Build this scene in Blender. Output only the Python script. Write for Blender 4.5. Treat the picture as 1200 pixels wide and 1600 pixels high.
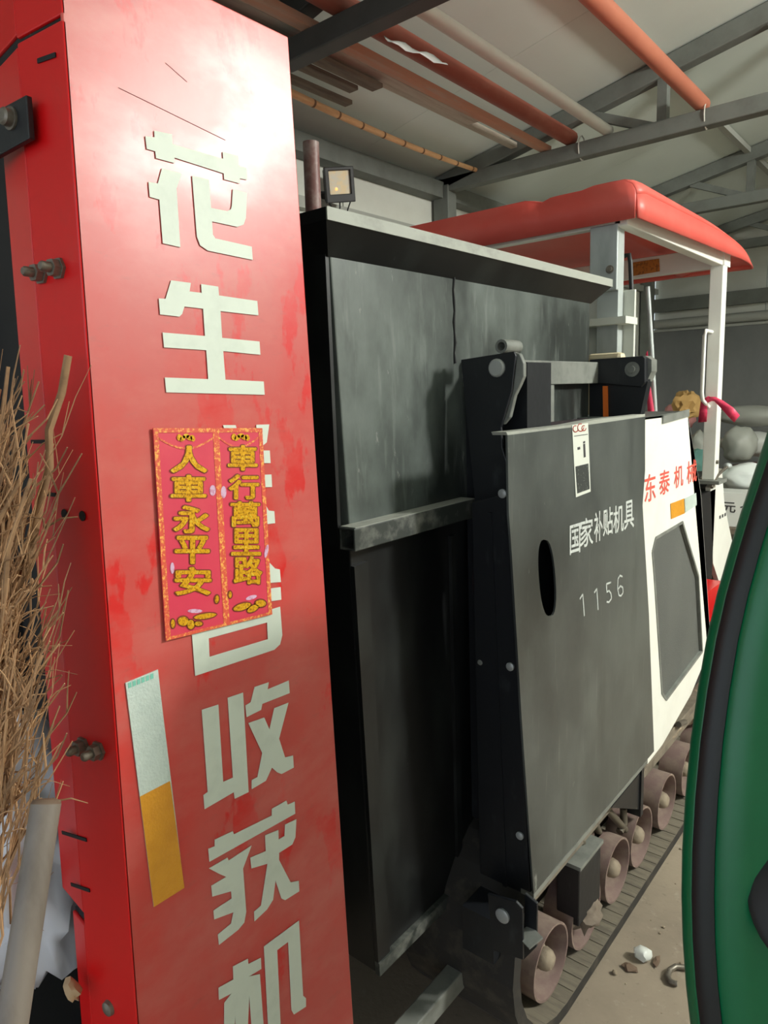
import bpy, bmesh, math, random
from mathutils import Vector, Matrix, geometry, noise
random.seed(7)
for o in list(bpy.data.objects): bpy.data.objects.remove(o)
scene = bpy.context.scene
COL = scene.collection

# ------------------------------------------------------------------ camera
FPX = 1100.0
CAM = Vector((0, 0, 1.5))
def _cam_axes():
    dy = Vector(((1525-600)/FPX, (583-800)/FPX, 1.0)).normalized()
    h = Vector((1, -0.035, 0))
    up = -dy.cross(h); up.normalize()
    if up.y > 0: up = -up
    dx = dy.cross(up)
    if dx.x < 0: dx = -dx
    return dx, dy, up
DX, DY, UP = _cam_axes()
R3 = Matrix((DX, DY, UP))                      # world = R3 @ (right, down, forward)
cam_d = bpy.data.cameras.new('camera')
cam_d.sensor_fit = 'HORIZONTAL'; cam_d.sensor_width = 36.0; cam_d.lens = 36.0*FPX/1200.0
cam_d.clip_start = 0.02
cam_o = bpy.data.objects.new('camera', cam_d); COL.objects.link(cam_o)
rt = R3 @ Vector((1, 0, 0)); upv = -(R3 @ Vector((0, 1, 0))); bk = -(R3 @ Vector((0, 0, 1)))
M = Matrix((rt, upv, bk)).transposed().to_4x4(); M.translation = CAM
cam_o.matrix_world = M
scene.camera = cam_o

# ------------------------------------------------------------------ world, exposure, lamp
scene.view_settings.view_transform = 'Standard'
scene.view_settings.look = 'None'
scene.view_settings.gamma = 1.0
scene.view_settings.use_curve_mapping = False
scene.view_settings.exposure = 0.35
w = bpy.data.worlds.new('overcast'); scene.world = w; w.use_nodes = True
w.node_tree.nodes['Background'].inputs[0].default_value = (0.80, 0.90, 1.0, 1)
w.node_tree.nodes['Background'].inputs[1].default_value = 1.3
LAMP_POS = Vector((2.3, 2.78, 3.03))
ld = bpy.data.lights.new('lamp_light', 'POINT'); ld.shadow_soft_size = 0.17
ld.energy = 450; ld.color = (1.0, 1.0, 0.94)
lo = bpy.data.objects.new('lamp_light', ld); COL.objects.link(lo)
lo.location = LAMP_POS

def at(px, py, X=None, Y=None, Z=None, d=None):
    r = R3 @ Vector(((px-600)/FPX, (py-800)/FPX, 1.0))
    if X is not None: t = (X-CAM.x)/r.x
    elif Y is not None: t = (Y-CAM.y)/r.y
    elif Z is not None: t = (Z-CAM.z)/r.z
    else: t = d
    return CAM + r*t

# ------------------------------------------------------------------ materials
def hx(r, g, b):                                # sRGB 0-255 to linear
    f = lambda c: ((c/255.0)/12.92) if c/255.0 <= 0.04045 else (((c/255.0)+0.055)/1.055)**2.4
    return (f(r), f(g), f(b), 1.0)
MATS = {}
def mat(name, col, rough=0.5, metal=0.0, layers=(), bump=0.0, bscale=40.0, spec=0.5, emit=None, coat=0.0, rough_var=0.0, trans=0.0, alpha=1.0):
    """layers: (colour, scale xyz, low, high, amount, roughness)"""
    m = bpy.data.materials.new(name); m.use_nodes = True
    nt = m.node_tree; N = nt.nodes; L = nt.links
    b = N['Principled BSDF']
    b.inputs['Roughness'].default_value = rough; b.inputs['Metallic'].default_value = metal
    b.inputs['Specular IOR Level'].default_value = spec
    b.inputs['Coat Weight'].default_value = coat
    b.inputs['Transmission Weight'].default_value = trans
    b.inputs['Alpha'].default_value = alpha
    tc = N.new('ShaderNodeTexCoord')
    cur = None; rcur = None
    for i, (c2, sc, lo_, hi_, amt, r2) in enumerate(layers):
        mp = N.new('ShaderNodeMapping'); mp.inputs['Scale'].default_value = sc
        mp.inputs['Location'].default_value = (i*3.7+len(name)*.31, i*1.3, i*2.1)
        L.new(tc.outputs['Object'], mp.inputs[0])
        nz = N.new('ShaderNodeTexNoise'); nz.inputs['Scale'].default_value = 1.0
        nz.inputs['Detail'].default_value = 6.0; nz.inputs['Roughness'].default_value = 0.62
        L.new(mp.outputs[0], nz.inputs['Vector'])
        mr = N.new('ShaderNodeMapRange'); mr.inputs[1].default_value = lo_; mr.inputs[2].default_value = hi_
        mr.inputs[3].default_value = 0; mr.inputs[4].default_value = amt
        L.new(nz.outputs['Fac'], mr.inputs[0])
        mx = N.new('ShaderNodeMix'); mx.data_type = 'RGBA'
        if cur is None: mx.inputs['A'].default_value = col
        else: L.new(cur, mx.inputs['A'])
        mx.inputs['B'].default_value = c2
        L.new(mr.outputs[0], mx.inputs['Factor']); cur = mx.outputs['Result']
        mf = N.new('ShaderNodeMix'); mf.data_type = 'FLOAT'
        if rcur is None: mf.inputs['A'].default_value = rough
        else: L.new(rcur, mf.inputs['A'])
        mf.inputs['B'].default_value = r2
        L.new(mr.outputs[0], mf.inputs['Factor']); rcur = mf.outputs['Result']
    if cur is None: b.inputs['Base Color'].default_value = col
    else:
        L.new(cur, b.inputs['Base Color']); L.new(rcur, b.inputs['Roughness'])
    if bump:
        nz = N.new('ShaderNodeTexNoise'); nz.inputs['Scale'].default_value = bscale; nz.inputs['Detail'].default_value = 4
        L.new(tc.outputs['Object'], nz.inputs['Vector'])
        bp = N.new('ShaderNodeBump'); bp.inputs['Strength'].default_value = bump; bp.inputs['Distance'].default_value = 0.01
        L.new(nz.outputs['Fac'], bp.inputs['Height']); L.new(bp.outputs[0], b.inputs['Normal'])
    if emit:
        b.inputs['Emission Color'].default_value = emit[0]; b.inputs['Emission Strength'].default_value = emit[1]
    MATS[name] = m
    return m
RED = hx(196, 12, 14)
mat('red_front', hx(200, 48, 42), 0.33, layers=[
    (hx(190, 88, 82), (5, 5, 3), 0.26, 0.58, 0.8, 0.40),
    (hx(206, 12, 14), (9, 13, 6.5), 0.575, 0.615, 0.85, 0.36),
    (hx(200, 112, 104), (7, 7, 13), 0.44, 0.66, 0.5, 0.24),
    (hx(150, 84, 76), (60, 26, 80), 0.60, 0.80, 0.45, 0.46)], bump=0.008, bscale=3.2, spec=0.60)
mat('red_side', hx(205, 12, 16), 0.33, layers=[(hx(170, 60, 50), (14, 14, 9), 0.60, 0.78, 0.45, 0.5)])
mat('red_dark', hx(120, 10, 14), 0.5)
mat('black_paint', hx(42, 46, 44), 0.36, layers=[
    (hx(116, 124, 119), (2.8, 2.8, 1.9), 0.36, 0.66, 0.8, 0.44),
    (hx(24, 25, 26), (7, 7, 2.2), 0.52, 0.72, 0.7, 0.3),
    (hx(140, 146, 140), (50, 50, 7), 0.56, 0.78, 0.4, 0.5),
    (hx(176, 176, 168), (34, 34, 15), 0.66, 0.74, 0.6, 0.6)], bump=0.025, bscale=14)
mat('black_clean', hx(17, 18, 19), 0.40, layers=[  # clean scratched black, darkened in colour to stand for shade low on the tank
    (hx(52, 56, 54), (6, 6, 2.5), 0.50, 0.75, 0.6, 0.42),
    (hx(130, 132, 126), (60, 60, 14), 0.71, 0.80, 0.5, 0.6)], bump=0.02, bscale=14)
mat('slot_dark', hx(26, 10, 15), 0.8)
mat('black_panel', hx(44, 47, 46), 0.32, layers=[
    (hx(98, 102, 98), (2.6, 2.6, 2.0), 0.34, 0.66, 0.7, 0.40),
    (hx(34, 38, 36), (5, 9, 2.2), 0.54, 0.72, 0.6, 0.30),
    (hx(150, 154, 146), (60, 55, 5), 0.60, 0.80, 0.35, 0.5),
    (hx(186, 188, 178), (60, 34, 14), 0.70, 0.79, 0.6, 0.6)], bump=0.05, bscale=5)
mat('black_arm', hx(22, 24, 28), 0.42, layers=[
    (hx(70, 74, 76), (25, 25, 9), 0.60, 0.80, 0.5, 0.5)], bump=0.04, bscale=60)
mat('black_inner', hx(12, 11, 12), 0.7, layers=[(hx(40, 36, 34), (12, 12, 12), 0.5, 0.8, 0.5, 0.8)])
mat('tank_edge', hx(52, 56, 53), 0.5, layers=[(hx(150, 150, 142), (20, 20, 20), 0.50, 0.75, 0.6, 0.6)])
mat('dust_steel', hx(122, 124, 118), 0.55, layers=[(hx(80, 82, 78), (14, 14, 14), 0.45, 0.7, 0.6, 0.6)], bump=0.05)
mat('tank_lip', hx(156, 158, 149), 0.6, layers=[(hx(95, 96, 90), (16, 9, 16), 0.52, 0.7, 0.5, 0.6)])
mat('white_paint', hx(236, 236, 228), 0.35, layers=[(hx(205, 200, 188), (5, 5, 5), 0.5, 0.8, 0.35, 0.5)])
mat('galvanised', hx(178, 184, 182), 0.45, 0.25, layers=[(hx(140, 146, 145), (18, 18, 6), 0.45, 0.7, 0.5, 0.5)])
mat('canopy_red', hx(212, 82, 72), 0.45, layers=[(hx(218, 122, 110), (4, 4, 4), 0.40, 0.75, 0.4, 0.5)])
mat('grille', hx(92, 94, 90), 0.65, layers=[(hx(70, 72, 70), (6, 6, 4), 0.4, 0.7, 0.5, 0.6)], bump=0.3, bscale=420)
mat('lettering_white', hx(206, 214, 201), 0.5, layers=[(hx(186, 195, 182), (30, 30, 30), 0.5, 0.75, 0.5, 0.5)])
mat('stencil_white', hx(196, 200, 196), 0.6, layers=[(hx(96, 102, 98), (90, 90, 60), 0.52, 0.66, 0.75, 0.6)])
mat('letter_red', hx(214, 88, 74), 0.5)
mat('reflective_white', hx(196, 208, 200), 0.32, layers=[(hx(170, 186, 180), (30, 30, 30), 0.4, 0.7, 0.5, 0.4)], bump=0.2, bscale=300)
mat('reflective_amber', hx(218, 152, 44), 0.34, layers=[(hx(190, 120, 34), (20, 20, 20), 0.4, 0.7, 0.5, 0.4)], bump=0.2, bscale=300)
mat('print_green', hx(120, 190, 170), 0.5)
mat('couplet_paper', hx(206, 52, 78), 0.5, layers=[(hx(214, 80, 86), (14, 14, 14), 0.45, 0.7, 0.5, 0.5)])
mat('couplet_gold', hx(228, 170, 30), 0.35, 0.25, layers=[(hx(150, 88, 14), (420, 420, 420), 0.48, 0.62, 0.8, 0.3), (hx(250, 226, 90), (330, 330, 330), 0.60, 0.66, 0.9, 0.25)])
mat('couplet_border', hx(212, 84, 62), 0.45, layers=[(hx(240, 184, 90), (300, 300, 300), 0.50, 0.62, 0.9, 0.3)])
mat('couplet_outline', hx(120, 44, 24), 0.5)
mat('couplet_lilac', hx(206, 170, 196), 0.5, layers=[(hx(180, 90, 120), (200, 200, 200), 0.5, 0.6, 0.7, 0.5)])
mat('bolt_steel', hx(128, 122, 112), 0.4, 0.6, layers=[(hx(90, 76, 62), (90, 90, 90), 0.45, 0.7, 0.6, 0.6)])
mat('pin_steel', hx(168, 170, 168), 0.4, 0.3)
mat('roller_rust', hx(118, 96, 90), 0.75, layers=[(hx(150, 136, 120), (16, 16, 16), 0.45, 0.7, 0.7, 0.9)])
mat('dusty_hub', hx(142, 128, 110), 0.85, layers=[(hx(88, 74, 62), (30, 30, 30), 0.48, 0.7, 0.6, 0.9)], bump=0.3)
mat('rubber_track', hx(112, 104, 90), 0.85, layers=[(hx(76, 70, 62), (8, 60, 8), 0.45, 0.65, 0.6, 0.9)], bump=0.15, bscale=60)
mat('rubber_black', hx(40, 37, 34), 0.8, layers=[(hx(92, 84, 72), (16, 16, 16), 0.5, 0.72, 0.6, 0.9)])
mat('dusty_frame', hx(122, 112, 98), 0.75, layers=[(hx(60, 52, 46), (14, 14, 14), 0.45, 0.7, 0.7, 0.8)], bump=0.15)
mat('cloth_rag', hx(112, 100, 88), 0.9, bump=0.3)
mat('hose', hx(86, 78, 66), 0.7)
mat('floor_concrete', hx(150, 136, 118), 0.9, layers=[
    (hx(122, 110, 96), (2.2, 2.2, 2.2), 0.40, 0.66, 0.8, 0.9),
    (hx(176, 166, 150), (26, 26, 26), 0.60, 0.78, 0.5, 0.95),
    (hx(96, 86, 74), (60, 60, 60), 0.62, 0.75, 0.5, 0.95)], bump=0.12, bscale=70)
mat('wall_panel', hx(206, 208, 198), 0.55, layers=[(hx(188, 188, 178), (1.5, 1.5, 2.5), 0.45, 0.7, 0.6, 0.6)])
mat('roof_panel', hx(206, 214, 206), 0.5, layers=[(hx(196, 203, 194), (0.9, 0.9, 0.9), 0.4, 0.7, 0.6, 0.55)])
mat('wall_render', hx(116, 118, 116), 0.85, layers=[(hx(94, 97, 96), (2, 2, 1.2), 0.4, 0.66, 0.7, 0.9)])
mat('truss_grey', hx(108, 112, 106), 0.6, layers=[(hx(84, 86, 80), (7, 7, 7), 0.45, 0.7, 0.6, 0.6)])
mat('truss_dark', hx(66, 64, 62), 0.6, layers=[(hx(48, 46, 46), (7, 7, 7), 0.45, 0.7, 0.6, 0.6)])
mat('purlin_grey', hx(160, 162, 154), 0.6)
mat('pipe_red', hx(138, 72, 56), 0.6, layers=[(hx(160, 104, 86), (9, 3, 9), 0.45, 0.7, 0.7, 0.6)])
mat('pipe_orange', hx(172, 104, 80), 0.6, layers=[(hx(156, 88, 66), (6, 3, 6), 0.45, 0.7, 0.6, 0.6)])
mat('pipe_white', hx(190, 188, 178), 0.5)
mat('board_brown', hx(118, 106, 92), 0.8, layers=[(hx(84, 74, 64), (30, 3, 30), 0.45, 0.65, 0.8, 0.85)])
mat('board_pale', hx(190, 182, 168), 0.75, layers=[(hx(160, 148, 132), (30, 3, 30), 0.45, 0.65, 0.7, 0.8)])
mat('board_orange', hx(190, 138, 112), 0.75, layers=[(hx(176, 160, 146), (20, 2, 20), 0.45, 0.65, 0.7, 0.8)])
mat('bamboo', hx(226, 178, 130), 0.5, layers=[(hx(176, 124, 82), (20, 4, 20), 0.45, 0.7, 0.6, 0.5)])
mat('bamboo_node', hx(120, 84, 56), 0.6)
mat('black_plastic', hx(26, 26, 26), 0.5)
mat('lamp_glass', hx(214, 206, 190), 0.15, layers=[(hx(232, 206, 160), (30, 30, 30), 0.4, 0.6, 0.8, 0.15)])
mat('lamp_bulb', hx(255, 140, 60), 0.4, emit=((1, 0.45, 0.15, 1), 1.2))
mat('tube_glow', hx(255, 250, 240), 0.4, emit=((1, 0.97, 0.9, 1), 14.0))
mat('post_maroon', hx(112, 74, 70), 0.5, layers=[(hx(168, 156, 150), (20, 20, 20), 0.5, 0.7, 0.6, 0.6)])
mat('green_paint', hx(4, 100, 60), 0.36, layers=[(hx(3, 82, 48), (5, 5, 3), 0.42, 0.7, 0.7, 0.42)])
mat('green_rubber', hx(16, 20, 20), 0.55)
mat('twig', hx(152, 118, 84), 0.8, layers=[(hx(112, 84, 60), (30, 30, 30), 0.42, 0.66, 0.8, 0.85)])
mat('twig_light', hx(186, 146, 106), 0.8)
mat('tool_handle', hx(118, 108, 99), 0.5, layers=[(hx(90, 80, 72), (24, 24, 5), 0.45, 0.7, 0.7, 0.6)])
mat('bag_plastic', hx(226, 230, 238), 0.2, alpha=0.82, spec=0.8)
mat('bag_grey', hx(150, 152, 144), 0.5, bump=0.2, bscale=16)
mat('bag_silver', hx(206, 208, 202), 0.3, bump=0.2, bscale=16)
mat('bag_white', hx(232, 238, 234), 0.4, bump=0.2, bscale=20)
mat('bag_maroon', hx(96, 66, 64), 0.7, bump=0.2)
mat('bag_teal', hx(110, 160, 150), 0.6, bump=0.2)
mat('bag_rose', hx(190, 130, 126), 0.6, bump=0.2)
mat('box_card', hx(188, 150, 92), 0.8)
mat('box_print', hx(222, 224, 218), 0.6)
mat('ink', hx(60, 60, 60), 0.6)
mat('ribbon_pink', hx(226, 62, 98), 0.5, layers=[(hx(190, 30, 66), (60, 60, 60), 0.45, 0.7, 0.6, 0.5)])
mat('orange_bar', hx(232, 116, 36), 0.5)
mat('seat_cream', hx(214, 200, 168), 0.5)
mat('label_orange', hx(196, 128, 52), 0.5, layers=[(hx(120, 76, 40), (90, 90, 60), 0.5, 0.62, 0.8, 0.5)])
mat('label_white', hx(214, 216, 206), 0.5)
mat('label_dark', hx(52, 56, 54), 0.5, layers=[(hx(150, 152, 146), (160, 160, 220), 0.58, 0.66, 0.7, 0.5)])
mat('mark_red', hx(160, 70, 54), 0.6)
mat('leaf_dry', hx(178, 150, 116), 0.8)
mat('scrap_clear', hx(226, 228, 222), 0.15, alpha=0.75)
mat('stone', hx(140, 126, 106), 0.9)
mat('rust', hx(104, 84, 68), 0.8)

# ------------------------------------------------------------------ mesh helpers
class MB:
    def __init__(s): s.v = []; s.f = []; s.mi = []; s.cur = 0
    def add(s, vs, fs):
        k = len(s.v); s.v += [Vector(p) for p in vs]
        for f in fs: s.f.append([k+i for i in f]); s.mi.append(s.cur)
        return s
    def box(s, x0, x1, y0, y1, z0, z1):
        vs = [(x, y, z) for z in (z0, z1) for y in (y0, y1) for x in (x0, x1)]
        return s.add(vs, [(0, 2, 3, 1), (4, 5, 7, 6), (0, 1, 5, 4), (2, 6, 7, 3), (0, 4, 6, 2), (1, 3, 7, 5)])
    def prism(s, poly, vec):
        n = len(poly); vec = Vector(vec)
        vs = [Vector(p) for p in poly] + [Vector(p)+vec for p in poly]
        fs = [list(range(n)), list(range(2*n-1, n-1, -1))] + [(i, (i+1) % n, n+(i+1) % n, n+i) for i in range(n)]
        return s.add(vs, fs)
    def holed(s, outer, holes, vec):
        vec = Vector(vec); loops = [[Vector(p) for p in outer]]+[[Vector(p) for p in h] for h in holes]
        flat = [p for l in loops for p in l]; n = len(flat)
        tri = geometry.tessellate_polygon(loops)
        fs = [tuple(t) for t in tri]+[tuple(n+i for i in reversed(t)) for t in tri]
        k = 0
        for l in loops:
            m = len(l)
            fs += [(k+i, k+(i+1) % m, n+k+(i+1) % m, n+k+i) for i in range(m)]
            k += m
        return s.add(flat+[p+vec for p in flat], fs)
    def bar(s, a, b, w, h, up=(0, 0, 1)):
        a = Vector(a); b = Vector(b); d = (b-a).normalized(); u = Vector(up)
        sd = d.cross(u)
        if sd.length < 1e-4: sd = d.cross(Vector((1, 0, 0)))
        sd.normalize(); u = sd.cross(d).normalized()
        vs = []
        for p in (a, b):
            for i, j in ((-1, -1), (1, -1), (1, 1), (-1, 1)): vs.append(p+sd*(i*w/2)+u*(j*h/2))
        return s.add(vs, [(3, 2, 1, 0), (4, 5, 6, 7)]+[(i, (i+1) % 4, 4+(i+1) % 4, 4+i) for i in range(4)])
    def tube(s, pts, r, n=8, cap=True):
        pts = [Vector(p) for p in pts]; m = len(pts)
        rs = r if isinstance(r, (list, tuple)) else [r]*m
        vs = []; ref = None
        for i, p in enumerate(pts):
            d = (pts[min(i+1, m-1)]-pts[max(i-1, 0)]).normalized()
            if ref is None or abs(ref.dot(d)) > 0.95: ref = Vector((0, 0, 1)) if abs(d.z) < 0.9 else Vector((1, 0, 0))
            sd = d.cross(ref).normalized(); u = sd.cross(d).normalized(); ref = u
            for k in range(n):
                a = 2*math.pi*k/n; vs.append(p+(sd*math.cos(a)+u*math.sin(a))*rs[i])
        fs = []
        for i in range(m-1):
            for k in range(n): fs.append((i*n+k, i*n+(k+1) % n, (i+1)*n+(k+1) % n, (i+1)*n+k))
        if cap: fs += [list(range(n-1, -1, -1)), [(m-1)*n+k for k in range(n)]]
        return s.add(vs, fs)
    def lathe(s, c, ax, prof, n=24):
        c = Vector(c); ax = Vector(ax).normalized()
        t = ax.cross(Vector((0, 0, 1)))
        if t.length < 1e-3: t = Vector((1, 0, 0))
        t.normalize(); u = ax.cross(t)
        vs = []; m = len(prof)
        for r, h in prof:
            for k in range(n):
                a = 2*math.pi*k/n; vs.append(c+ax*h+(t*math.cos(a)+u*math.sin(a))*max(r, 1e-5))
        fs = [(i*n+k, i*n+(k+1) % n, (i+1)*n+(k+1) % n, (i+1)*n+k) for i in range(m-1) for k in range(n)]
        fs += [list(range(n-1, -1, -1)), [(m-1)*n+k for k in range(n)]]
        return s.add(vs, fs)
    def grid(s, rows, thick=None):
        m = len(rows); n = len(rows[0])
        vs = [p for r in rows for p in r]
        fs = [(i*n+k, i*n+k+1, (i+1)*n+k+1, (i+1)*n+k) for i in range(m-1) for k in range(n-1)]
        return s.add(vs, fs)
    def blob(s, c, rad, seed=0, amp=0.25, freq=2.2, sub=3, flat=None):
        bm = bmesh.new(); bmesh.ops.create_icosphere(bm, subdivisions=sub, radius=1.0)
        vs = []
        for v in bm.verts:
            p = v.co.copy(); q = p*freq+Vector((seed*3.1, seed*1.7, seed*.9))
            k = 1+amp*(noise.noise(q)*1.0+0.55*noise.noise(q*2.3)+0.3*noise.noise(q*5.1))
            p = Vector((p.x*rad[0], p.y*rad[1], p.z*rad[2]))*k
            if flat is not None and p.z < -flat*rad[2]: p.z = -flat*rad[2]
            vs.append(Vector(c)+p)
        fs = [[v.index for v in f.verts] for f in bm.faces]; bm.free()
        return s.add(vs, fs)
WL = {}
def build(name, mb, mats, parent=None, smooth=None, bev=0.0, solid=0.0):
    if not isinstance(mats, (list, tuple)): mats = [mats]
    lo_ = Vector((min(v.x for v in mb.v), min(v.y for v in mb.v), min(v.z for v in mb.v)))
    hi_ = Vector((max(v.x for v in mb.v), max(v.y for v in mb.v), max(v.z for v in mb.v)))
    c = Vector(((lo_.x+hi_.x)/2, (lo_.y+hi_.y)/2, lo_.z))
    me = bpy.data.meshes.new(name)
    me.from_pydata([tuple(v-c) for v in mb.v], [], mb.f)
    for m in mats: me.materials.append(MATS[m])
    for p, i in zip(me.polygons, mb.mi): p.material_index = i
    bm = bmesh.new(); bm.from_mesh(me); bmesh.ops.recalc_face_normals(bm, faces=bm.faces); bm.to_mesh(me); bm.free()
    if smooth:
        for p in me.polygons: p.use_smooth = True
        me.set_sharp_from_angle(angle=math.radians(smooth))
    o = bpy.data.objects.new(name, me); COL.objects.link(o)
    if parent is not None:
        o.parent = parent; o.location = c-WL[parent.name]
    else: o.location = c
    WL[o.name] = c
    if solid:
        sm = o.modifiers.new('thickness', 'SOLIDIFY'); sm.thickness = solid; sm.offset = 0
    if bev:
        bv = o.modifiers.new('bevel', 'BEVEL'); bv.width = bev; bv.segments = 2; bv.limit_method = 'ANGLE'
    return o
def thing(name, label, cat, loc, group=None):
    o = bpy.data.objects.new(name, None); COL.objects.link(o); o.location = loc; o.empty_display_size = 0.1
    o['label'] = label; o['category'] = cat
    if group: o['group'] = group
    WL[o.name] = Vector(loc)
    return o
def tag(o, label, cat, group=None):
    o['label'] = label; o['category'] = cat
    if group: o['group'] = group
    return o
def struct(o, label=None, cat=None):
    o['kind'] = 'structure'
    if label: o['label'] = label
    if cat: o['category'] = cat
    return o
def copy_part(o, parent, wloc):
    c = o.copy(); COL.objects.link(c); c.parent = parent
    c.location = Vector(wloc)-WL[parent.name]; WL[c.name] = Vector(wloc)
    return c
_txt = {}
def glyph(body, bold=0.0):
    """outline of a written character as flat faces, scaled to its own box 0..1"""
    k = (body, bold)
    if k in _txt: return _txt[k]
    cu = bpy.data.curves.new('glyph', 'FONT'); cu.body = body; cu.size = 1.0; cu.offset = bold
    cu.resolution_u = 3
    ob = bpy.data.objects.new('glyph', cu); COL.objects.link(ob)
    dg = bpy.context.evaluated_depsgraph_get()
    me = bpy.data.meshes.new_from_object(ob.evaluated_get(dg))
    vs = [v.co.copy() for v in me.vertices]; fs = [list(p.vertices) for p in me.polygons]
    bpy.data.objects.remove(ob); bpy.data.curves.remove(cu); bpy.data.meshes.remove(me)
    x0 = min(v.x for v in vs); x1 = max(v.x for v in vs); y0 = min(v.y for v in vs); y1 = max(v.y for v in vs)
    vs = [((v.x-x0)/max(x1-x0, 1e-6), (v.y-y0)/max(y1-y0, 1e-6)) for v in vs]
    _txt[k] = (vs, fs)
    return _txt[k]
def put_glyph(mb, body, bl, br, tl, tr, bold=0.0):
    vs, fs = glyph(body)
    sh = [(0, 0)]+([(bold*math.cos(k*math.pi/4), bold*math.sin(k*math.pi/4)) for k in range(8)] if bold else [])
    nv = (br-bl).cross(tl-bl).normalized()
    for n_, (du, dv) in enumerate(sh):
        mb.add([((bl*(1-u-du)+br*(u+du))*(1-v-dv)+(tl*(1-u-du)+tr*(u+du))*(v+dv))+nv*(2e-6*n_) for u, v in vs], fs)
# =================================================================== SETTING
XL, XR, YB, YF = -2.9, 5.2, 8.4, -1.4
RIDGE = 1.2
def roof_z(x): return 2.90+0.2*(min(x, RIDGE)-XL)-0.2*max(0, x-RIDGE)
b = MB().box(XL-.1, XR+.1, YF-3.0, YB+.1, -0.1, 0.0)
struct(build('floor', b, 'floor_concrete'), 'dusty grey-brown concrete floor of the shed', 'floor')
# left wall and its panels
wl = struct(build('wall_left', MB().box(XL-.12, XL-.04, YF, YB, 0, 2.9), 'wall_panel'), 'white sandwich panel wall behind the black tank', 'wall')
y = YF
while y < YB-.05:
    y1 = min(y+1.15, YB)
    build('wall_panel', MB().box(XL-.04, XL, y+.004, y1-.004, 0.0, 2.88), 'wall_panel', wl, bev=.004); y = y1
build('wall_rail', MB().box(XL, XL+.05, YF, YB, 2.50, 2.56), 'purlin_grey', wl)
build('eave_beam', MB().box(XL, XL+.10, YF, YB, 2.76, 2.86), 'truss_grey', wl)
build('wall_rail', MB().box(XL, XL+.05, YF, YB, 1.70, 1.76), 'purlin_grey', wl)
# back wall : grey render below, white panels above
wb = struct(build('wall_back', MB().box(XL, XR, YB, YB+.12, 0, 2.1), 'wall_render'), 'grey rendered wall at the far end of the shed', 'wall')
x = XL
while x < XR-.05:
    x1 = min(x+1.15, XR)
    pg = [(x+.004, YB+.03, 2.1), (x1-.004, YB+.03, 2.1), (x1-.004, YB+.03, roof_z(x1)+.05)]+([(RIDGE, YB+.03, roof_z(RIDGE)+.05)] if x < RIDGE < x1 else [])+[(x+.004, YB+.03, roof_z(x)+.05)]
    build('wall_panel', MB().prism(pg, (0, .07, 0)), 'wall_panel', wb); x = x1
build('wall_cap', MB().box(XL, XR, YB-.02, YB+.1, 2.085, 2.11), 'purlin_grey', wb)
build('wall_pipe', MB().tube([(XL, YB-.03, 2.17), (XR, YB-.03, 2.17)], .05, 12), 'purlin_grey', wb, smooth=40)
build('wall_beam', MB().box(XL, XR, YB-.10, YB, 2.30, 2.44), 'truss_grey', wb)
# right wall, front wall with an added, unseen doorway set close behind for fill light
struct(build('wall_right', MB().box(XR, XR+.12, YF, YB, 0, 3.2), 'wall_panel'), 'white panel wall out of view on the right', 'wall')
wf = MB().box(XL, -2.0, YF-.12, YF, 0, 2.95).box(1.6, XR, YF-.12, YF, 0, 3.2).box(-2.0, 1.6, YF-.12, YF, 2.35, 3.2)
struct(build('wall_front', wf, 'wall_panel'), 'unseen white panel wall behind the viewer, wide doorway added for fill light', 'wall')
# roof of sandwich panels
cl = MB()
for xa, xb in ((XL-.1, RIDGE), (RIDGE, XR+.1)):
    za, zb = (2.90+.2*(xa-XL), roof_z(RIDGE)) if xa < RIDGE else (roof_z(RIDGE), roof_z(RIDGE)-.2*(xb-RIDGE))
    cl.prism([(xa, YF-.1, za+.055), (xb, YF-.1, zb+.055), (xb, YF-.1, zb+.09), (xa, YF-.1, za+.09)], (0, YB-YF+.2, 0))
ceil = struct(build('ceiling', cl, 'roof_panel'), 'pale grey sloping roof lining of the shed', 'ceiling')
y = YF
while y < YB-.05:
    y1 = min(y+0.95, YB)
    for xa, xb in ((XL, RIDGE), (RIDGE, XR)):
        za = roof_z(xa); zb = roof_z(xb)
        build('roof_panel', MB().prism([(xa, y+.001, za), (xb, y+.001, zb), (xb, y+.001, zb+.05), (xa, y+.001, za+.05)], (0, y1-y-.002, 0)), 'roof_panel', ceil)
    y = y1

# roof trusses
def truss(Y, label, m):
    t = thing('roof_truss', label, 'truss', (XL+.06, Y, 2.7), 'steel roof trusses')
    zc = 2.80
    build('bottom_chord', MB().box(XL+.02, XR-.02, Y-.04, Y+.04, zc, zc+.085), m, t, bev=.006)
    for xa, xb in ((XL+.02, RIDGE), (RIDGE, XR-.02)):
        build('rafter', MB().bar((xa, Y, roof_z(xa)-.055), (xb, Y, roof_z(xb)-.055), .08, .095), m, t, bev=.006)
    for xw in (-2.55, -1.40, -.10, 1.2, 2.5, 3.8):
        build('web_post', MB().bar((xw, Y, zc+.07), (xw, Y, roof_z(xw)-.08), .055, .05, (1, 0, 0)), m, t)
    for xa, xb in ((-1.82, -1.43), (-.90, -.14), (.3, 1.14), (2.1, 1.26), (3.3, 2.54)):
        build('web_brace', MB().bar((xa, Y, roof_z(xa)-.09), (xb, Y, zc+.06), .045, .045), m, t)
    # column under the truss at the left wall
    build('column', MB().box(XL+.02, XL+.14, Y-.05, Y+.05, 0, 2.84), m, t, bev=.006)
    return t
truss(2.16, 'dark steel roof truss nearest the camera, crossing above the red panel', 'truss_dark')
truss(4.12, 'grey steel roof truss just in front of the red cab canopy top', 'truss_grey')
truss(6.05, 'grey steel roof truss second behind the red canopy at right', 'truss_grey')
truss(7.98, 'farthest grey steel roof truss close to the back wall', 'truss_grey')
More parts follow.
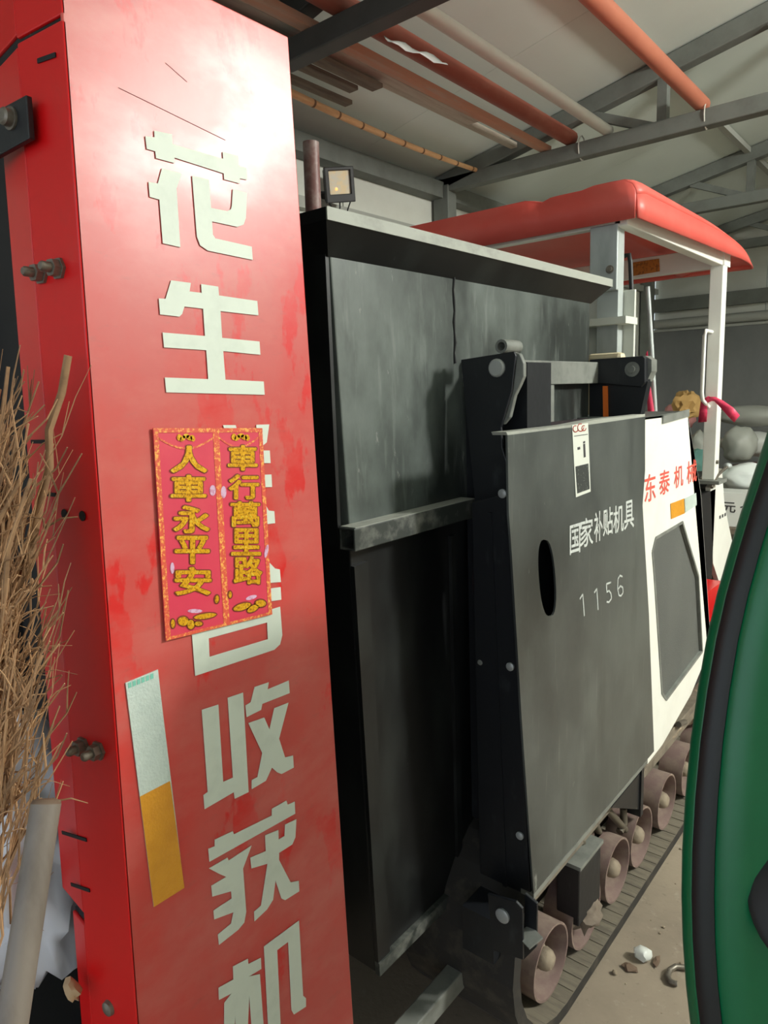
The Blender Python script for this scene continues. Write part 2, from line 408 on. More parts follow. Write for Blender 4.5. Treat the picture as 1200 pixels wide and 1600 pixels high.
for xp, nm in ((-1.42, 'left'),):
    o = build('roof_purlin', MB().box(xp-.02, xp+.02, YF+.02, YB-.01, roof_z(xp)-.045, roof_z(xp)-.008), 'purlin_grey')
    tag(o, 'slim pale roof purlin running along the roof above the orange pipe' if nm == 'left' else 'slim pale roof purlin higher up near the ridge', 'purlin')

# ------------------------------------------------------------------ poles and boards stored on the trusses
def onz(px, py, z): return at(px, py, Z=z)
def pole(name, label, cat, a, b_, r, m, group='poles and boards stored on the roof trusses', n=12):
    o = build(name, MB().tube([a, b_], r, n), m, smooth=50); tag(o, label, cat, group); return o
zc = 2.885
def along(px, py, z, y0, y1):
    p = at(px, py, Z=z); return Vector((p.x, y0, z)), Vector((p.x, y1, z))
a, c_ = along(912, 228, zc+.045, 0.1, 4.13); pole('steel_pipe', 'thick rust-red pipe lying on the trusses above the canopy', 'pipe', a, c_, .042, 'pipe_red')
a, c_ = along(1106, 172, zc+.040, 0.6, 4.15); pole('steel_pipe', 'orange-brown pipe on the trusses at upper right', 'pipe', a, c_, .038, 'pipe_orange')
a, c_ = along(955, 208, zc+.03, 0.9, 4.13); pole('plastic_pipe', 'pale grey plastic pipe on the trusses between the two red pipes', 'pipe', a, c_, .030, 'pipe_white')
for px, py, ln, rr, lab, m, y1, dz_ in (
        (862, 238, 4.0, (.05, .035), 'long faded orange board lying on the trusses beside the rust-red pipe', 'board_orange', 4.14, 0),
        (842, 247, 4.0, (.045, .03), 'long pale grey board with peeling paint, beside the faded orange board', 'board_pale', 4.16, .06),
        (590, 137, 1.7, (.065, .02), 'wide dark brown board end sticking out past the nearest truss', 'board_brown', None, 0),
        (553, 140, 1.6, (.055, .02), 'shorter brown board end beside the wide dark board', 'board_brown', None, 0),
        (545, 162, 1.5, (.05, .02), 'narrow weathered brown batten sticking out left of the wide board', 'board_brown', None, 0),
        (740, 190, 2.3, (.07, .02), 'grey weathered board reaching halfway between the trusses', 'board_pale', None, .036)):
    z = zc+rr[1]/2+.002+dz_
    p = at(px, py, Z=z); ye = y1 if y1 else p.y
    o = build('timber_board', MB().box(p.x-rr[0]/2, p.x+rr[0]/2, ye-ln, ye, z-rr[1]/2, z+rr[1]/2), m, bev=.003)
    tag(o, lab, 'board', 'poles and boards stored on the roof trusses')
# bamboo cane with nodes
pa = at(457, 143, Z=2.90); pa = at(400, 119, Z=2.90); pb = at(782, 278, Z=2.895)
t = thing('bamboo_pole', 'thin tan bamboo cane with dark nodes hanging under the roof at left', 'bamboo pole', pa, 'poles and boards stored on the roof trusses')
pts = [pa.lerp(pb, k/12)+Vector((0, 0, -.03*math.sin(math.pi*k/12))) for k in range(13)]
build('cane', MB().tube(pts, [.019-.0006*k for k in range(13)], 10), 'bamboo', t, smooth=50)
for k in range(1, 12):
    d = (pts[k+1]-pts[k]).normalized(); r = .0205-.0006*k
    build('cane_node', MB().tube([pts[k]-d*.006, pts[k]+d*.006], r, 10), 'bamboo_node', t, smooth=50)
# wire ties at the ends of the pipes
for px, py in ((930, 225), (1118, 172)):
    p = at(px, py, Z=zc+.04)
    q = []
    for k in range(13):
        a_ = 2*math.pi*k/12; q.append(Vector((p.x-.0+.0, 4.12+.048*math.cos(a_), 2.860+.066*math.sin(a_))))
    o = build('wire_tie', MB().tube(q, .0035, 6), 'pipe_white', smooth=50)
    tag(o, 'pale wire tie holding the %s to the truss' % ('rust-red pipe' if px < 1000 else 'orange-brown pipe'), 'wire tie', 'wire ties on the truss')
# crumpled plastic film caught over the rust-red pipe
mb = MB(); rows = []
for i in range(5):
    rows.append([at(600+k*11+i*3, 56+i*3+k*4.5+3*math.sin(k*1.7+i), Z=2.880-.006*i) for k in range(9)])
o = build('plastic_sheet', mb.grid(rows), 'bag_white', smooth=60, solid=.002); tag(o, 'scrap of white plastic film caught under the rust-red pipe', 'plastic sheet')

# ------------------------------------------------------------------ flood light on the left wall
fc = at(529, 289, X=XL+.16)
t = thing('flood_light', 'square black floodlight mounted high on the left wall', 'floodlight', (XL, fc.y, fc.z))
nrm = Vector((0.86, -0.46, -0.22)).normalized(); sd = Vector((0, 0, 1)).cross(nrm).normalized(); u = nrm.cross(sd).normalized()
sd, u = (sd*math.cos(.12)+u*math.sin(.12)), (u*math.cos(.12)-sd*math.sin(.12))
def pl(a_, b_, n_): return fc+sd*a_+u*b_+nrm*n_
W_, H_ = .082, .088
build('housing', MB().holed([pl(-W_, -H_, 0), pl(W_, -H_, 0), pl(W_, H_, 0), pl(-W_, H_, 0)],
      [[pl(-.060, -.046, 0), pl(.060, -.046, 0), pl(.060, .070, 0), pl(-.060, .070, 0)]], nrm*.03), 'black_plastic', t, bev=.004)
build('back_shell', MB().prism([pl(-W_*.9, -H_*.9, -.04), pl(W_*.9, -H_*.9, -.04), pl(W_*.9, H_*.9, -.04), pl(-W_*.9, H_*.9, -.04)], nrm*.045), 'black_plastic', t, bev=.006)
g = build('glass', MB().prism([pl(-.060, -.046, .012), pl(.060, -.046, .012), pl(.060, .070, .012), pl(-.060, .070, .012)], nrm*.004), 'lamp_glass', t)
build('indicator', MB().lathe(pl(-.02, -.02, .014), nrm, [(.008, 0), (.008, .004), (.003, .006)], 10), 'lamp_bulb', g)
build('bracket', MB().bar(pl(-W_-.01, -.03, -.01), (XL, fc.y+.05, fc.z-.03), .03, .008), 'black_plastic', t)
for k, (dx_, ln) in enumerate(((-.06, .10), (-.01, .13), (.05, .16))):
    q = [pl(dx_+.015*math.sin(j*1.3+k), -H_-ln*j/5, -.01) for j in range(6)]
    build('cable', MB().tube(q, .004, 6), 'black_plastic', t, smooth=50)
# ------------------------------------------------------------------ bulb lamp that lights the shed (right of the view)
t = thing('bulb_lamp', 'bright globe bulb lamp hung from the roof on the right', 'lamp', LAMP_POS)
build('bulb', MB().lathe(LAMP_POS, (0, 0, 1), [(.005, -.05), (.03, -.04), (.045, -.01), (.045, .01), (.03, .04), (.018, .06)], 20), 'tube_glow', t, smooth=60)
build('socket', MB().lathe(LAMP_POS, (0, 0, 1), [(.02, .06), (.022, .065), (.022, .12), (.006, .13)], 16), 'black_plastic', t, smooth=40)
build('cord', MB().tube([LAMP_POS+Vector((0, 0, .12)), Vector((LAMP_POS.x, LAMP_POS.y, roof_z(LAMP_POS.x)))], .004, 6), 'black_plastic', t)

# =================================================================== HARVESTER
HV = thing('peanut_harvester', 'large red, black and white tracked peanut harvester with a red canopy', 'harvester', (-1.2, 1.9, 0.0))
XF = -0.65
# ---- red conveyor housing with lettered front
def fold(z):                                       # Y of the front fold
    return 0.357+(z-1.853)*0.030
ZT, ZB = 1.915, 0.36
fd = Vector((-1, -0.113, 0)).normalized()
def section(z):
    F = Vector((XF, fold(z), z)); yr = 0.634+(1.915-z)*0.022
    K = F+fd*(.072+.012*(1.9-z)); L = K+Vector((-.062, .006, 0))
    return F, Vector((XF, yr, z)), Vector((-1.05, yr, z)), Vector((-1.05, .42, z)), Vector((L.x, .42, z)), L, K
s0, s1 = section(ZB), section(ZT)
build('conveyor_housing_core', MB().add([s0[2], s0[3], s0[4]+Vector((0, .004, 0)), s0[1]+Vector((-.01, -.002, 0)), s1[2], s1[3], s1[4]+Vector((0, .004, 0)), s1[1]+Vector((-.01, -.002, 0))],
      [(0, 1, 2, 3), (7, 6, 5, 4), (0, 1, 5, 4), (1, 2, 6, 5), (2, 3, 7, 6), (3, 0, 4, 7)]), 'black_inner', HV)
front = build('front_panel', MB().prism([s0[0], s0[1], s1[1], s1[0]], (-.004, 0, 0)), 'red_front', HV, bev=.0015)
front['label'] = 'worn red metal front panel with big white Chinese lettering'
sidep = MB()
def strip(zs, a, b_, th=.004):
    m_ = MB()
    for z0, z1 in zs:
        p0, p1 = section(z0), section(z1)
        m_.prism([p0[a], p0[b_], p1[b_], p1[a]], (0, th, 0))
    return m_
side = build('side_flange', strip([(ZB, 1.838)], 0, 6), 'red_side', HV, bev=.0015)
side['label'] = 'glossy red folded side flange with bolts'
up_ = MB(); p0, p1 = section(1.842), section(ZT)
up_.prism([p0[0], p0[6], p1[6], p1[0]], (0, .004, 0)); build('upper_flange', up_, 'red_side', HV, bev=.0015)
p0, p1, p2, p3 = section(.93), section(1.835), section(ZB), section(.915)
build('side_lip', MB().prism([p0[6], p0[5], p1[5], p1[6]], (0, .004, 0)), 'red_side', HV, bev=.0015)
q3 = p3[5].lerp(p3[6], .45); q2 = p2[5].lerp(p2[6], .45)
build('side_lip', MB().prism([p2[6], q2, q3, p3[6]], (0, .004, 0)), 'red_side', HV, bev=.0015)
p0, p1 = section(1.845), section(ZT)
build('side_lip', MB().prism([p0[6], p0[5], p1[5], p1[6]], (0, .004, 0)), 'red_side', HV, bev=.0015)
# clips and slots on the flange
def onfl(px, py, lift=0.0):
    r = R3 @ Vector(((px-600)/FPX, (py-800)/FPX, 1.0)); n = fd.cross(Vector((0, .030, 1))); n.normalize()
    if n.y > 0: n = -n
    p0_ = Vector((XF, fold(1.5), 1.5)); t_ = (p0_-CAM).dot(n)/r.dot(n)
    return CAM+r*t_+n*lift, n
def bolt(px, py, r=.0085, par=HV, sp=.020):
    p, n = onfl(px, py)
    o = build('bolt', MB().lathe(p, n, [(r*1.25, 0), (r*1.25, .003), (r, .003), (r, .010)], 6), 'bolt_steel', par)
    build('bolt_stud', MB().lathe(p, n, [(r*.58, .010), (r*.58, .018), (r*.4, sp)], 12), 'bolt_steel', o, smooth=40)
for q in ((66, 428), (93, 420), (131, 1165), (155, 1172)): bolt(*q)
p, n = onfl(171, 1574); build('bolt', MB().lathe(p, n, [(.009, 0), (.008, .004), (.004, .006)], 14), 'bolt_steel', HV, smooth=40)
for q in ((102, 803), (130, 806)):
    p, n = onfl(*q, .0008)
    build('bolt_hole', MB().lathe(p, n, [(.0052, 0), (.0052, .0006)], 12), 'black_inner', HV)
for (x0_, y0_), (x1_, y1_) in (((60, 96), (88, 86)), ((62, 771), (88, 773)), ((50, 690), (80, 690)), ((112, 1381), (141, 1391)), ((98, 1300), (136, 1312))):
    a_, n = onfl(x0_, y0_, .0008); b2, n = onfl(x1_, y1_, .0008)
    build('slot', MB().bar(a_, b2, .001, .004), 'black_inner', HV)
# black strap bracket on the upper flange
q = [onfl(-60, 218, .006)[0], onfl(60, 155, .006)[0], onfl(65, 222, .006)[0], onfl(-60, 290, .006)[0]]
n = onfl(0, 0)[1]
sb = build('strap_bracket', MB().prism(q, n*.006), 'black_arm', HV, bev=.001)
p, n = onfl(37, 192, .012); build('bracket_bolt', MB().lathe(p, n, [(.0105, 0), (.0105, .002), (.008, .002), (.008, .008), (.006, .010)], 16), 'bolt_steel', sb, smooth=40)
# ---- lettering on the front panel (real cut vinyl sheets)
def fr(c, ox, oy, s, off=.0012):
    p = at(ox+c[0]/s, oy+c[1]/s, X=XF); return Vector((XF+off, p.y, p.z))
C4 = (180, 180, 3.477); C5 = (220, 640, 3.808); C6 = (180, 1000, 2.666)
BIG = {
 'flower': (C4, [[(160,115),(210,122),(208,85),(305,105),(308,158),(582,238),(580,200),(665,222),(668,275),(710,290),(712,352),(674,345),(672,372),(588,350),(586,318),(318,232),(318,262),(218,235),(214,198),(168,185)],
   [(250,290),(358,318),(330,400),(350,718),(255,697),(236,460),(184,445),(177,363),(228,372)],
   [(414,330),(505,352),(518,505),(605,522),(625,512),(630,490),(635,403),(713,422),(706,560),(694,595),(660,608),(522,578),(527,650),(540,670),(738,715),(743,787),(500,737),(458,708),(440,660)]]),
 'life': (C4, [[(300,898),(407,912),(400,958),(466,966),(463,918),(556,932),(560,980),(768,1010),(774,1088),(568,1065),(577,1210),(780,1230),(785,1302),(583,1282),(595,1437),(803,1447),(808,1519),(274,1506),(266,1425),(502,1434),(491,1277),(262,1262),(254,1181),(484,1200),(474,1052),(372,1040),(360,1080),(345,1095),(240,1083),(233,996),(270,998)]]),
 'unite': (C5, [[(485,92),(560,92),(590,190),(520,200)], [(683,90),(760,88),(745,195),(720,215),(690,210)],
   [(500,243),(763,243),(768,318),(506,318)], [(500,394),(773,386),(777,460),(506,470)], [(600,300),(680,300),(690,560),(560,690),(520,640),(610,540)], [(690,480),(757,600),(790,604),(795,675),(740,682),(660,560)],
   [(200,250),(290,240),(320,700),(240,710)], [(380,230),(450,225),(480,720),(400,730)], [(180,230),(460,205),(464,265),(184,290)]]),
 'join': (C5, [[(540,780),(620,770),(752,900),(795,945),(823,950),(830,1025),(762,1030),(640,930),(460,1060),(330,1060),(330,1000),(470,940)], [(430,1110),(828,1055),(832,1130),(434,1190)]]),
 'gather': (C6, [[(358,290),(427,268),(447,590),(488,572),(466,240),(530,218),(553,632),(495,660),(492,632),(370,703),(365,645),(383,632)],
   [(578,195),(637,175),(632,205),(720,168),(724,220),(610,265),(605,290),(545,320),(540,272),(562,258)],
   [(552,345),(618,322),(640,372),(660,283),(719,260),(680,410),(705,488),(738,480),(741,530),(690,557),(672,550),(650,530),(625,585),(566,620),(566,582),(590,570),(610,470)]]),
 'reap': (C6, [[(385,868),(412,858),(412,830),(487,795),(492,808),(650,730),(650,702),(710,668),(716,685),(745,672),(747,722),(390,922)],
   [(388,950),(465,905),(470,917),(565,855),(530,950),(543,1130),(535,1175),(510,1205),(430,1268),(425,1225),(480,1180),(490,1132),(410,1162),(407,1125),(483,1075),(480,1045),(402,1067),(398,1022),(460,985),(430,972)],
   [(622,812),(677,790),(678,830),(703,815),(705,768),(752,745),(748,820),(735,850),(680,885),(680,915),(728,1008),(762,1002),(764,1045),(705,1082),(690,1075),(665,1000),(655,1080),(630,1120),(578,1170),(576,1130),(605,1105),(632,930),(565,950),(560,905),(625,878)]]),
 'machine': (C6, [[(428,1447),(490,1412),(488,1358),(550,1326),(552,1348),(604,1322),(606,1368),(553,1400),(600,1390),(618,1640),(570,1665),(556,1480),(546,1690),(503,1715),(497,1560),(488,1725),(450,1745),(452,1510),(482,1470),(430,1497)],
   [(617,1275),(763,1167),(780,1480),(792,1490),(792,1525),(742,1558),(732,1540),(718,1255),(672,1290),(690,1680),(640,1710)]])}
for key, (cr, polys) in BIG.items():
    mb = MB()
    for pg in polys: mb.prism([fr(c, *cr, off=.0008) for c in pg], (.0006, 0, 0))
    if key == 'join':
        mb.holed([fr(c, *C5, off=.0008) for c in ((300,1330),(825,1172),(838,1340),(825,1395),(790,1428),(320,1583))],
                 [[fr(c, *C5, off=.0008) for c in ((400,1360),(748,1265),(752,1365),(405,1470))]], (.0006, 0, 0))
    build('character', mb, 'lettering_white', front)
for ca, cb, wd in (((185, 137), (352, 219), .0005), ((258, 98), (292, 128), .0004)):
    a_ = fr(ca, 0, 0, 1, .0003); b2 = fr(cb, 0, 0, 1, .0003)
    build('scratch', MB().bar(a_, b2, wd, .0004, (1, 0, 0)), 'red_dark', front)
# reflective strip
rs = build('reflective_strip', MB().prism([fr(c, *C6, off=.0004) for c in ((40,178),(175,122),(285,1030),(158,1110))], (.0006, 0, 0)), 'reflective_white', HV)
rs['label'] = 'white and amber reflective tape'
build('white_segment', MB().prism([fr(c, *C6, off=.001) for c in ((40,178),(175,122),(225,585),(100,650))], (.0006, 0, 0)), 'reflective_white', rs)
build('amber_segment', MB().prism([fr(c, *C6, off=.001) for c in ((100,650),(225,585),(285,1030),(158,1110))], (.0006, 0, 0)), 'reflective_amber', rs)
mb = MB()
for k in range(6):
    f0 = k/6; x0_ = 50+f0*110; y0_ = 178-f0*44
    mb.prism([fr(c, *C6, off=.0017) for c in ((x0_, y0_), (x0_+13, y0_-5), (x0_+14, y0_+16), (x0_+1, y0_+22))], (.0003, 0, 0))
build('print_mark', mb, 'print_green', rs)
# couplet sticker
st = build('couplet_sticker', MB().prism([fr(c, *C5, off=.0022) for c in ((62,110),(710,110),(770,1215),(138,1372))], (.0012, 0, 0)), 'couplet_paper', HV)
st['label'] = 'rose-red paper couplet with gold glitter characters'
mb = MB()
def lerp2(a_, b_, f): return (a_[0]+(b_[0]-a_[0])*f, a_[1]+(b_[1]-a_[1])*f)
cnr = ((62,110),(710,110),(770,1215),(138,1372))
def uv(u_, v_): return lerp2(lerp2(cnr[0], cnr[1], u_), lerp2(cnr[3], cnr[2], u_), v_)
for u0, u1, v0, v1 in ((.0, .045, 0, 1), (.965, 1, 0, 1), (.545, .60, 0, 1), (0, 1, 0, .022), (0, 1, .985, 1)):
    mb.prism([fr(uv(*q), *C5, off=.0035+(.0002 if u1-u0 > .5 else 0)) for q in ((u0, v0), (u1, v0), (u1, v1), (u0, v1))], (.0003, 0, 0))
for c0, c1 in ((.05, .545), (.60, .96)):            # swags under the top edge
    for k in range(10):
        f0, f1 = c0+(c1-c0)*k/10, c0+(c1-c0)*(k+1)/10
        d0 = .045+.05*math.sin(math.pi*k/10); d1 = .045+.05*math.sin(math.pi*(k+1)/10)
        mb.prism([fr(uv(*q), *C5, off=.0036) for q in ((f0, d0), (f1, d1), (f1, d1+.010), (f0, d0+.010))], (.0003, 0, 0))
build('gold_border', mb, 'couplet_border', st)
boxes = [('人', 165, 380, 215, 375), ('車', 165, 375, 388, 545), ('永', 180, 395, 570, 732), ('平', 190, 395, 750, 915), ('安', 190, 405, 935, 1100),
         ('車', 505, 680, 212, 362), ('行', 510, 690, 385, 532), ('萬', 520, 695, 545, 695), ('里', 525, 700, 705, 865), ('路', 540, 708, 870, 1035)]
for ch, x0_, x1_, y0_, y1_ in boxes:
    for nm, m_, bold, of, gr in (('character', 'couplet_gold', .034, .0044, -4), ('character_outline', 'couplet_outline', .056, .0039, -1)):
        mb = MB(); sh = -.05*(x1_-x0_)*((y0_-600)/400)
        put_glyph(mb, ch, fr((x0_-gr, y1_+gr), *C5, off=of), fr((x1_+gr, y1_+gr), *C5, off=of), fr((x0_-gr, y0_-gr), *C5, off=of), fr((x1_+gr, y0_-gr), *C5, off=of), bold)
        o = build(nm, mb, m_, st)
def ell(mb, cx, cy, rx, ry, of, rot=0, n=16):
    c, s = math.cos(rot), math.sin(rot)
    mb.prism([fr((cx+rx*math.cos(2*math.pi*k/n)*c-ry*math.sin(2*math.pi*k/n)*s, cy+rx*math.cos(2*math.pi*k/n)*s+ry*math.sin(2*math.pi*k/n)*c), *C5, off=of) for k in range(n)], (.0002, 0, 0))
mb = MB(); mg = MB(); ml = MB()
for cx, cy, rx, ry, ro in ((240,1255,34,30,0),(285,1275,24,30,0),(330,1270,26,16,0),(370,1225,70,18,-.15),(178,1270,14,28,0),(590,1170,56,22,-.3),(655,1180,40,20,-.5),(700,1150,34,24,0),(440,1125,14,26,.1),(518,1098,12,22,0)):
    ell(mb, cx, cy, rx+5, ry+5, .0037, ro); ell(mg, cx, cy, rx-3, ry-3, .0040, ro)
for cx, cy, rx, ry, ro in ((310,1195,44,12,0),(645,1115,34,12,-.3),(415,480,18,32,0),(480,490,16,36,0),(175,940,12,34,0),(735,840,10,40,.2)):
    ell(ml, cx, cy, rx, ry, .0038, ro)
for cx, cy in ((255,165),(580,162)):
    for k in range(5): ell(mg, cx-40+20*k, cy+8*math.sin(k*2.2), 14, 20, .0041, k*.7)
for nm, m_, mt_ in (('ingot_outline', mb, 'couplet_outline'), ('ingot_print', mg, 'couplet_gold'), ('flower_print', ml, 'couplet_lilac')):
    o = build(nm, m_, mt_, st); o['kind'] = 'stuff'

# ---- dark body behind the housing, with ribbed mat low down on the left
build('rear_body', MB().box(-1.9, -1.05, .40, .80, .25, 1.9), 'black_inner', HV)
build('lower_body', MB().box(-1.25, -.80, .20, .62, .30, .66), 'black_inner', HV)
mt = build('ribbed_mat', MB().box(-1.25, -.80, .195, .202, .32, .66), 'black_inner', HV)
for k in range(9): build('mat_rib', MB().box(-1.24+.05*k, -1.222+.05*k, .188, .196, .33, .65), 'black_inner', mt)
build('red_frame_bar', MB().bar((-.97, .17, .62), (-.78, .26, .60), .05, .07), 'red_side', HV)

# ---- grain tank
TX = -0.80
tank = build('tank', MB().prism([(TX, .846, 1.735), (TX, 1.835, 1.735), (TX, 1.835, 1.25), (TX, .865, 1.25)], (-.9, 0, 0)), 'black_paint', HV, bev=.003)
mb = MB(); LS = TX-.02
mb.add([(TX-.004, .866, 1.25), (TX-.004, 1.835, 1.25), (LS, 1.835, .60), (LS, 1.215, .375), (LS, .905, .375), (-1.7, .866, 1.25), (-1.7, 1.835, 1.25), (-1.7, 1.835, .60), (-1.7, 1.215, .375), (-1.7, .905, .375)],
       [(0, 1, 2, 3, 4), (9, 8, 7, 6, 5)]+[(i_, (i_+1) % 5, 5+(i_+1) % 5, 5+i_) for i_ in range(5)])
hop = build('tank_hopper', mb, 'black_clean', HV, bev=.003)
hop['label'] = 'clean black lower hopper of the tank, shade painted into its colour'
tank['label'] = 'black steel tank with dusty scuffed side'
# sloped lip around the top
def lip(name, pts_in, pts_out):
    mb = MB()
    z0, z1, z2 = 1.716, 1.758, 1.776
    a0, b0 = pts_in; a1, b1 = pts_out
    vs = [Vector((*a0, z0)), Vector((*b0, z0)), Vector((*a1, z1)), Vector((*b1, z1)), Vector((*a1, z2)), Vector((*b1, z2)), Vector((*a0, z0+.05)), Vector((*b0, z0+.05))]
    return mb.add(vs, [(0, 1, 3, 2), (2, 3, 5, 4), (4, 5, 7, 6), (6, 7, 1, 0), (0, 2, 4, 6), (1, 7, 5, 3)])
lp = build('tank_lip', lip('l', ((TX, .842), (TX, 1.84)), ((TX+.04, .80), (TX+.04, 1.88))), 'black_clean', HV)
build('lip_face', MB().box(TX+.0402, TX+.0425, .80, 1.88, 1.7575, 1.7765), 'tank_lip', lp)  # paler strip: lamp light on the dusty outward face put into the colour
build('lip_top', MB().prism([(TX+.036, .802, 1.7725), (TX+.036, 1.878, 1.7725), (TX-.03, 1.85, 1.7725), (TX-.03, .84, 1.7725)], (0, 0, .004)), 'tank_lip', lp)
build('lip_seal', MB().prism([(TX+.018, 1.25, 1.7765), (TX+.018, 1.86, 1.7765), (TX+.012, 1.86, 1.7765), (TX+.012, 1.25, 1.7765)], (0, 0, .003)), 'black_plastic', lp)
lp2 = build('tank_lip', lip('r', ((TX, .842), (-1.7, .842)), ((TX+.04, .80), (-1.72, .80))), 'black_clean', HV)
build('weld_seam', MB().tube([(TX+.001, 1.192+.002*math.sin(k*2.1), 1.735-.02*k) for k in range(10)], [.0025+.001*math.sin(k*3) for k in range(10)], 6), 'black_inner', tank)
build('stub_pipe', MB().tube([(-.818, .832, 1.745), (-.814, .830, 1.884)], .0125, 14), 'post_maroon', HV, smooth=50)
# middle rail (channel) and bottom edge angle
rl = MB()
ra = at(548, 830, X=TX+.03); rb = at(735, 790, X=TX+.03)
rz = (ra.z+rb.z)/2
rail = build('tank_rail', MB().holed([(TX+.035, .838, rz-.030), (TX, .838, rz-.030), (TX, .838, rz+.008), (TX+.035, .838, rz+.008)],
       [[(TX+.031, .838, rz-.026), (TX+.004, .838, rz-.026), (TX+.004, .838, rz+.004), (TX+.031, .838, rz+.004)]], (0, .372, 0)), 'tank_edge', HV, bev=.0015)
build('rail_dust', MB().box(TX+.001, TX+.034, .842, 1.205, rz+.0082, rz+.0095), 'tank_lip', rail)
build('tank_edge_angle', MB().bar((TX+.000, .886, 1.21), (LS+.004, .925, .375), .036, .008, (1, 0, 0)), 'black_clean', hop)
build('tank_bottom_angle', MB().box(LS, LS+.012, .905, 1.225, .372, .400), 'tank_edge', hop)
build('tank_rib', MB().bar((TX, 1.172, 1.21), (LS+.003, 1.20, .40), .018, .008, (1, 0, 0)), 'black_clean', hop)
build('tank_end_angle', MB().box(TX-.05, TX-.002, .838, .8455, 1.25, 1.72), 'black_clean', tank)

# ---- lifting arm between tank and side plate
def onY(px, py, Y): return at(px, py, Y=Y)
Y0 = 1.17
pgn = [onY(*q, Y0) for q in ((720, 562), (803, 549), (806, 556), (800, 610), (783, 668), (785, 700), (797, 740), (800, 775), (742, 790))]
a1 = build('upper_arm', MB().prism(pgn, (0, .006, 0)), 'black_arm', HV, bev=.0015)
build('arm_cheek', MB().prism([onY(*q, Y0+.007) for q in ((800, 549), (812, 553), (818, 568), (818, 588), (812, 602), (804, 618), (796, 652), (786, 664), (784, 640), (796, 600))], (0, .012, 0)), 'dust_steel', a1, bev=.002)
p = onY(777, 575, Y0); build('pivot_pin', MB().lathe(p, (0, -1, 0), [(.017, 0), (.017, .004), (.014, .007)], 20), 'pin_steel', a1, smooth=40)
p0_ = onY(783, 541, Y0+.01); build('pivot_tube', MB().holed([p0_+Vector((.013*math.cos(k*.5236), 0, .013*math.sin(k*.5236))) for k in range(12)], [[p0_+Vector((.008*math.cos(k*.5236), 0, .008*math.sin(k*.5236))) for k in range(12)]], (0, .06, 0)), 'dust_steel', a1, smooth=40)
def onA(px, py, lift=0.0):                         # the lower arm leans outwards along the edge of the side plate
    r = R3 @ Vector(((px-600)/FPX, (py-800)/FPX, 1.0)); n_ = Vector((0, 1, .07)).normalized()
    t_ = (Vector((0, 1.115, 1.427))-CAM).dot(n_)/r.dot(n_); return CAM+r*t_-n_*lift
pl_ = [onA(*q) for q in ((737, 785), (798, 770), (798, 870), (831, 1398), (770, 1450), (752, 1450))]
for p_ in pl_: p_.x = min(p_.x, -.628)
a2 = build('lower_arm', MB().prism(pl_, (0, .05, 0)), 'black_arm', HV, bev=.0015)
build('arm_fold', MB().bar(onA(765, 800, .001), onA(790, 1400, .001), .003, .010, (1, 0, 0)), 'black_arm', a2)
for q in ((786, 771), (798, 1041), (813, 1305)):
    p = onA(*q); build('arm_bolt', MB().lathe(p, (0, -1, 0), [(.0085, 0), (.0085, .004), (.005, .006)], 14), 'pin_steel', a2, smooth=40)
p = onA(750, 1035)
build('arm_rivet', MB().lathe(p, (0, -1, 0), [(.006, 0), (.004, .003)], 12), 'dust_steel', a2)
# recess plate behind the arm joining it to the tank
build('arm_backing', MB().box(-.80, -.66, 1.23, 1.33, .55, 1.55), 'black_arm', HV)
# lower pivot bracket
Y1 = 1.085
pb_ = [onY(*q, Y1) for q in ((762, 1397), (806, 1409), (816, 1420), (817, 1500), (770, 1485))]
lb = build('pivot_bracket', MB().prism(pb_, (0, .006, 0)), 'black_arm', HV, bev=.001)
tab = [onY(*q, Y1+.03) for q in ((820, 1396), (839, 1412), (838, 1480), (818, 1500), (818, 1450))]
build('bracket_tab', MB().prism(tab, (0, .006, 0)), 'black_arm', lb, bev=.001)
build('bracket_web', MB().bar(onY(817, 1472, Y1), onY(838, 1455, Y1+.03), .04, .004), 'dust_steel', lb)
p = onY(786, 1430, Y1); build('pivot_pin', MB().lathe(p, (0, -1, 0), [(.015, 0), (.015, .004), (.012, .006)], 20), 'pin_steel', lb, smooth=40)
build('bracket_base', MB().box(-.74, -.665, 1.095, 1.20, .34, .44), 'black_arm', HV)
# crossbar and second bracket
zt = at(820, 563, X=-.78).z
build('cross_bar', MB().box(-.80, -.772, 1.22, 1.83, zt-.055, zt), 'dust_steel', HV, bev=.002)
build('cross_bar_upright', MB().box(-.80, -.776, at(845, 620, X=-.776).y, at(866, 620, X=-.776).y, 1.30, zt-.056), 'dust_steel', HV)
Y2 = 1.83
b2_ = build('far_bracket', MB().prism([onY(*q, Y2) for q in ((921, 562), (1004, 556), (1008, 560), (1008, 598), (1002, 605), (921, 598))], (0, .04, 0)), 'black_arm', HV, bev=.002)
build('far_arm', MB().prism([onY(*q, Y2+.01) for q in ((921, 596), (1012, 596), (1000, 650), (985, 720), (921, 720))], (0, .03, 0)), 'black_arm', HV)
p = onY(988, 577, Y2); w_ = build('washer', MB().lathe(p, (0, -1, 0), [(.019, 0), (.019, .003), (.009, .004), (.009, .010)], 20), 'dust_steel', b2_, smooth=40)
build('bracket_cheek', MB().prism([onY(*q, Y2+.02) for q in ((1008, 556), (1018, 562), (1018, 580), (1008, 602))], (0, .04, 0)), 'dust_steel', b2_)
build('orange_rod', MB().prism([onY(*q, Y2+.009) for q in ((943, 603), (950, 603), (951, 668), (944, 668))], (0, -.006, 0)), 'orange_bar', HV)
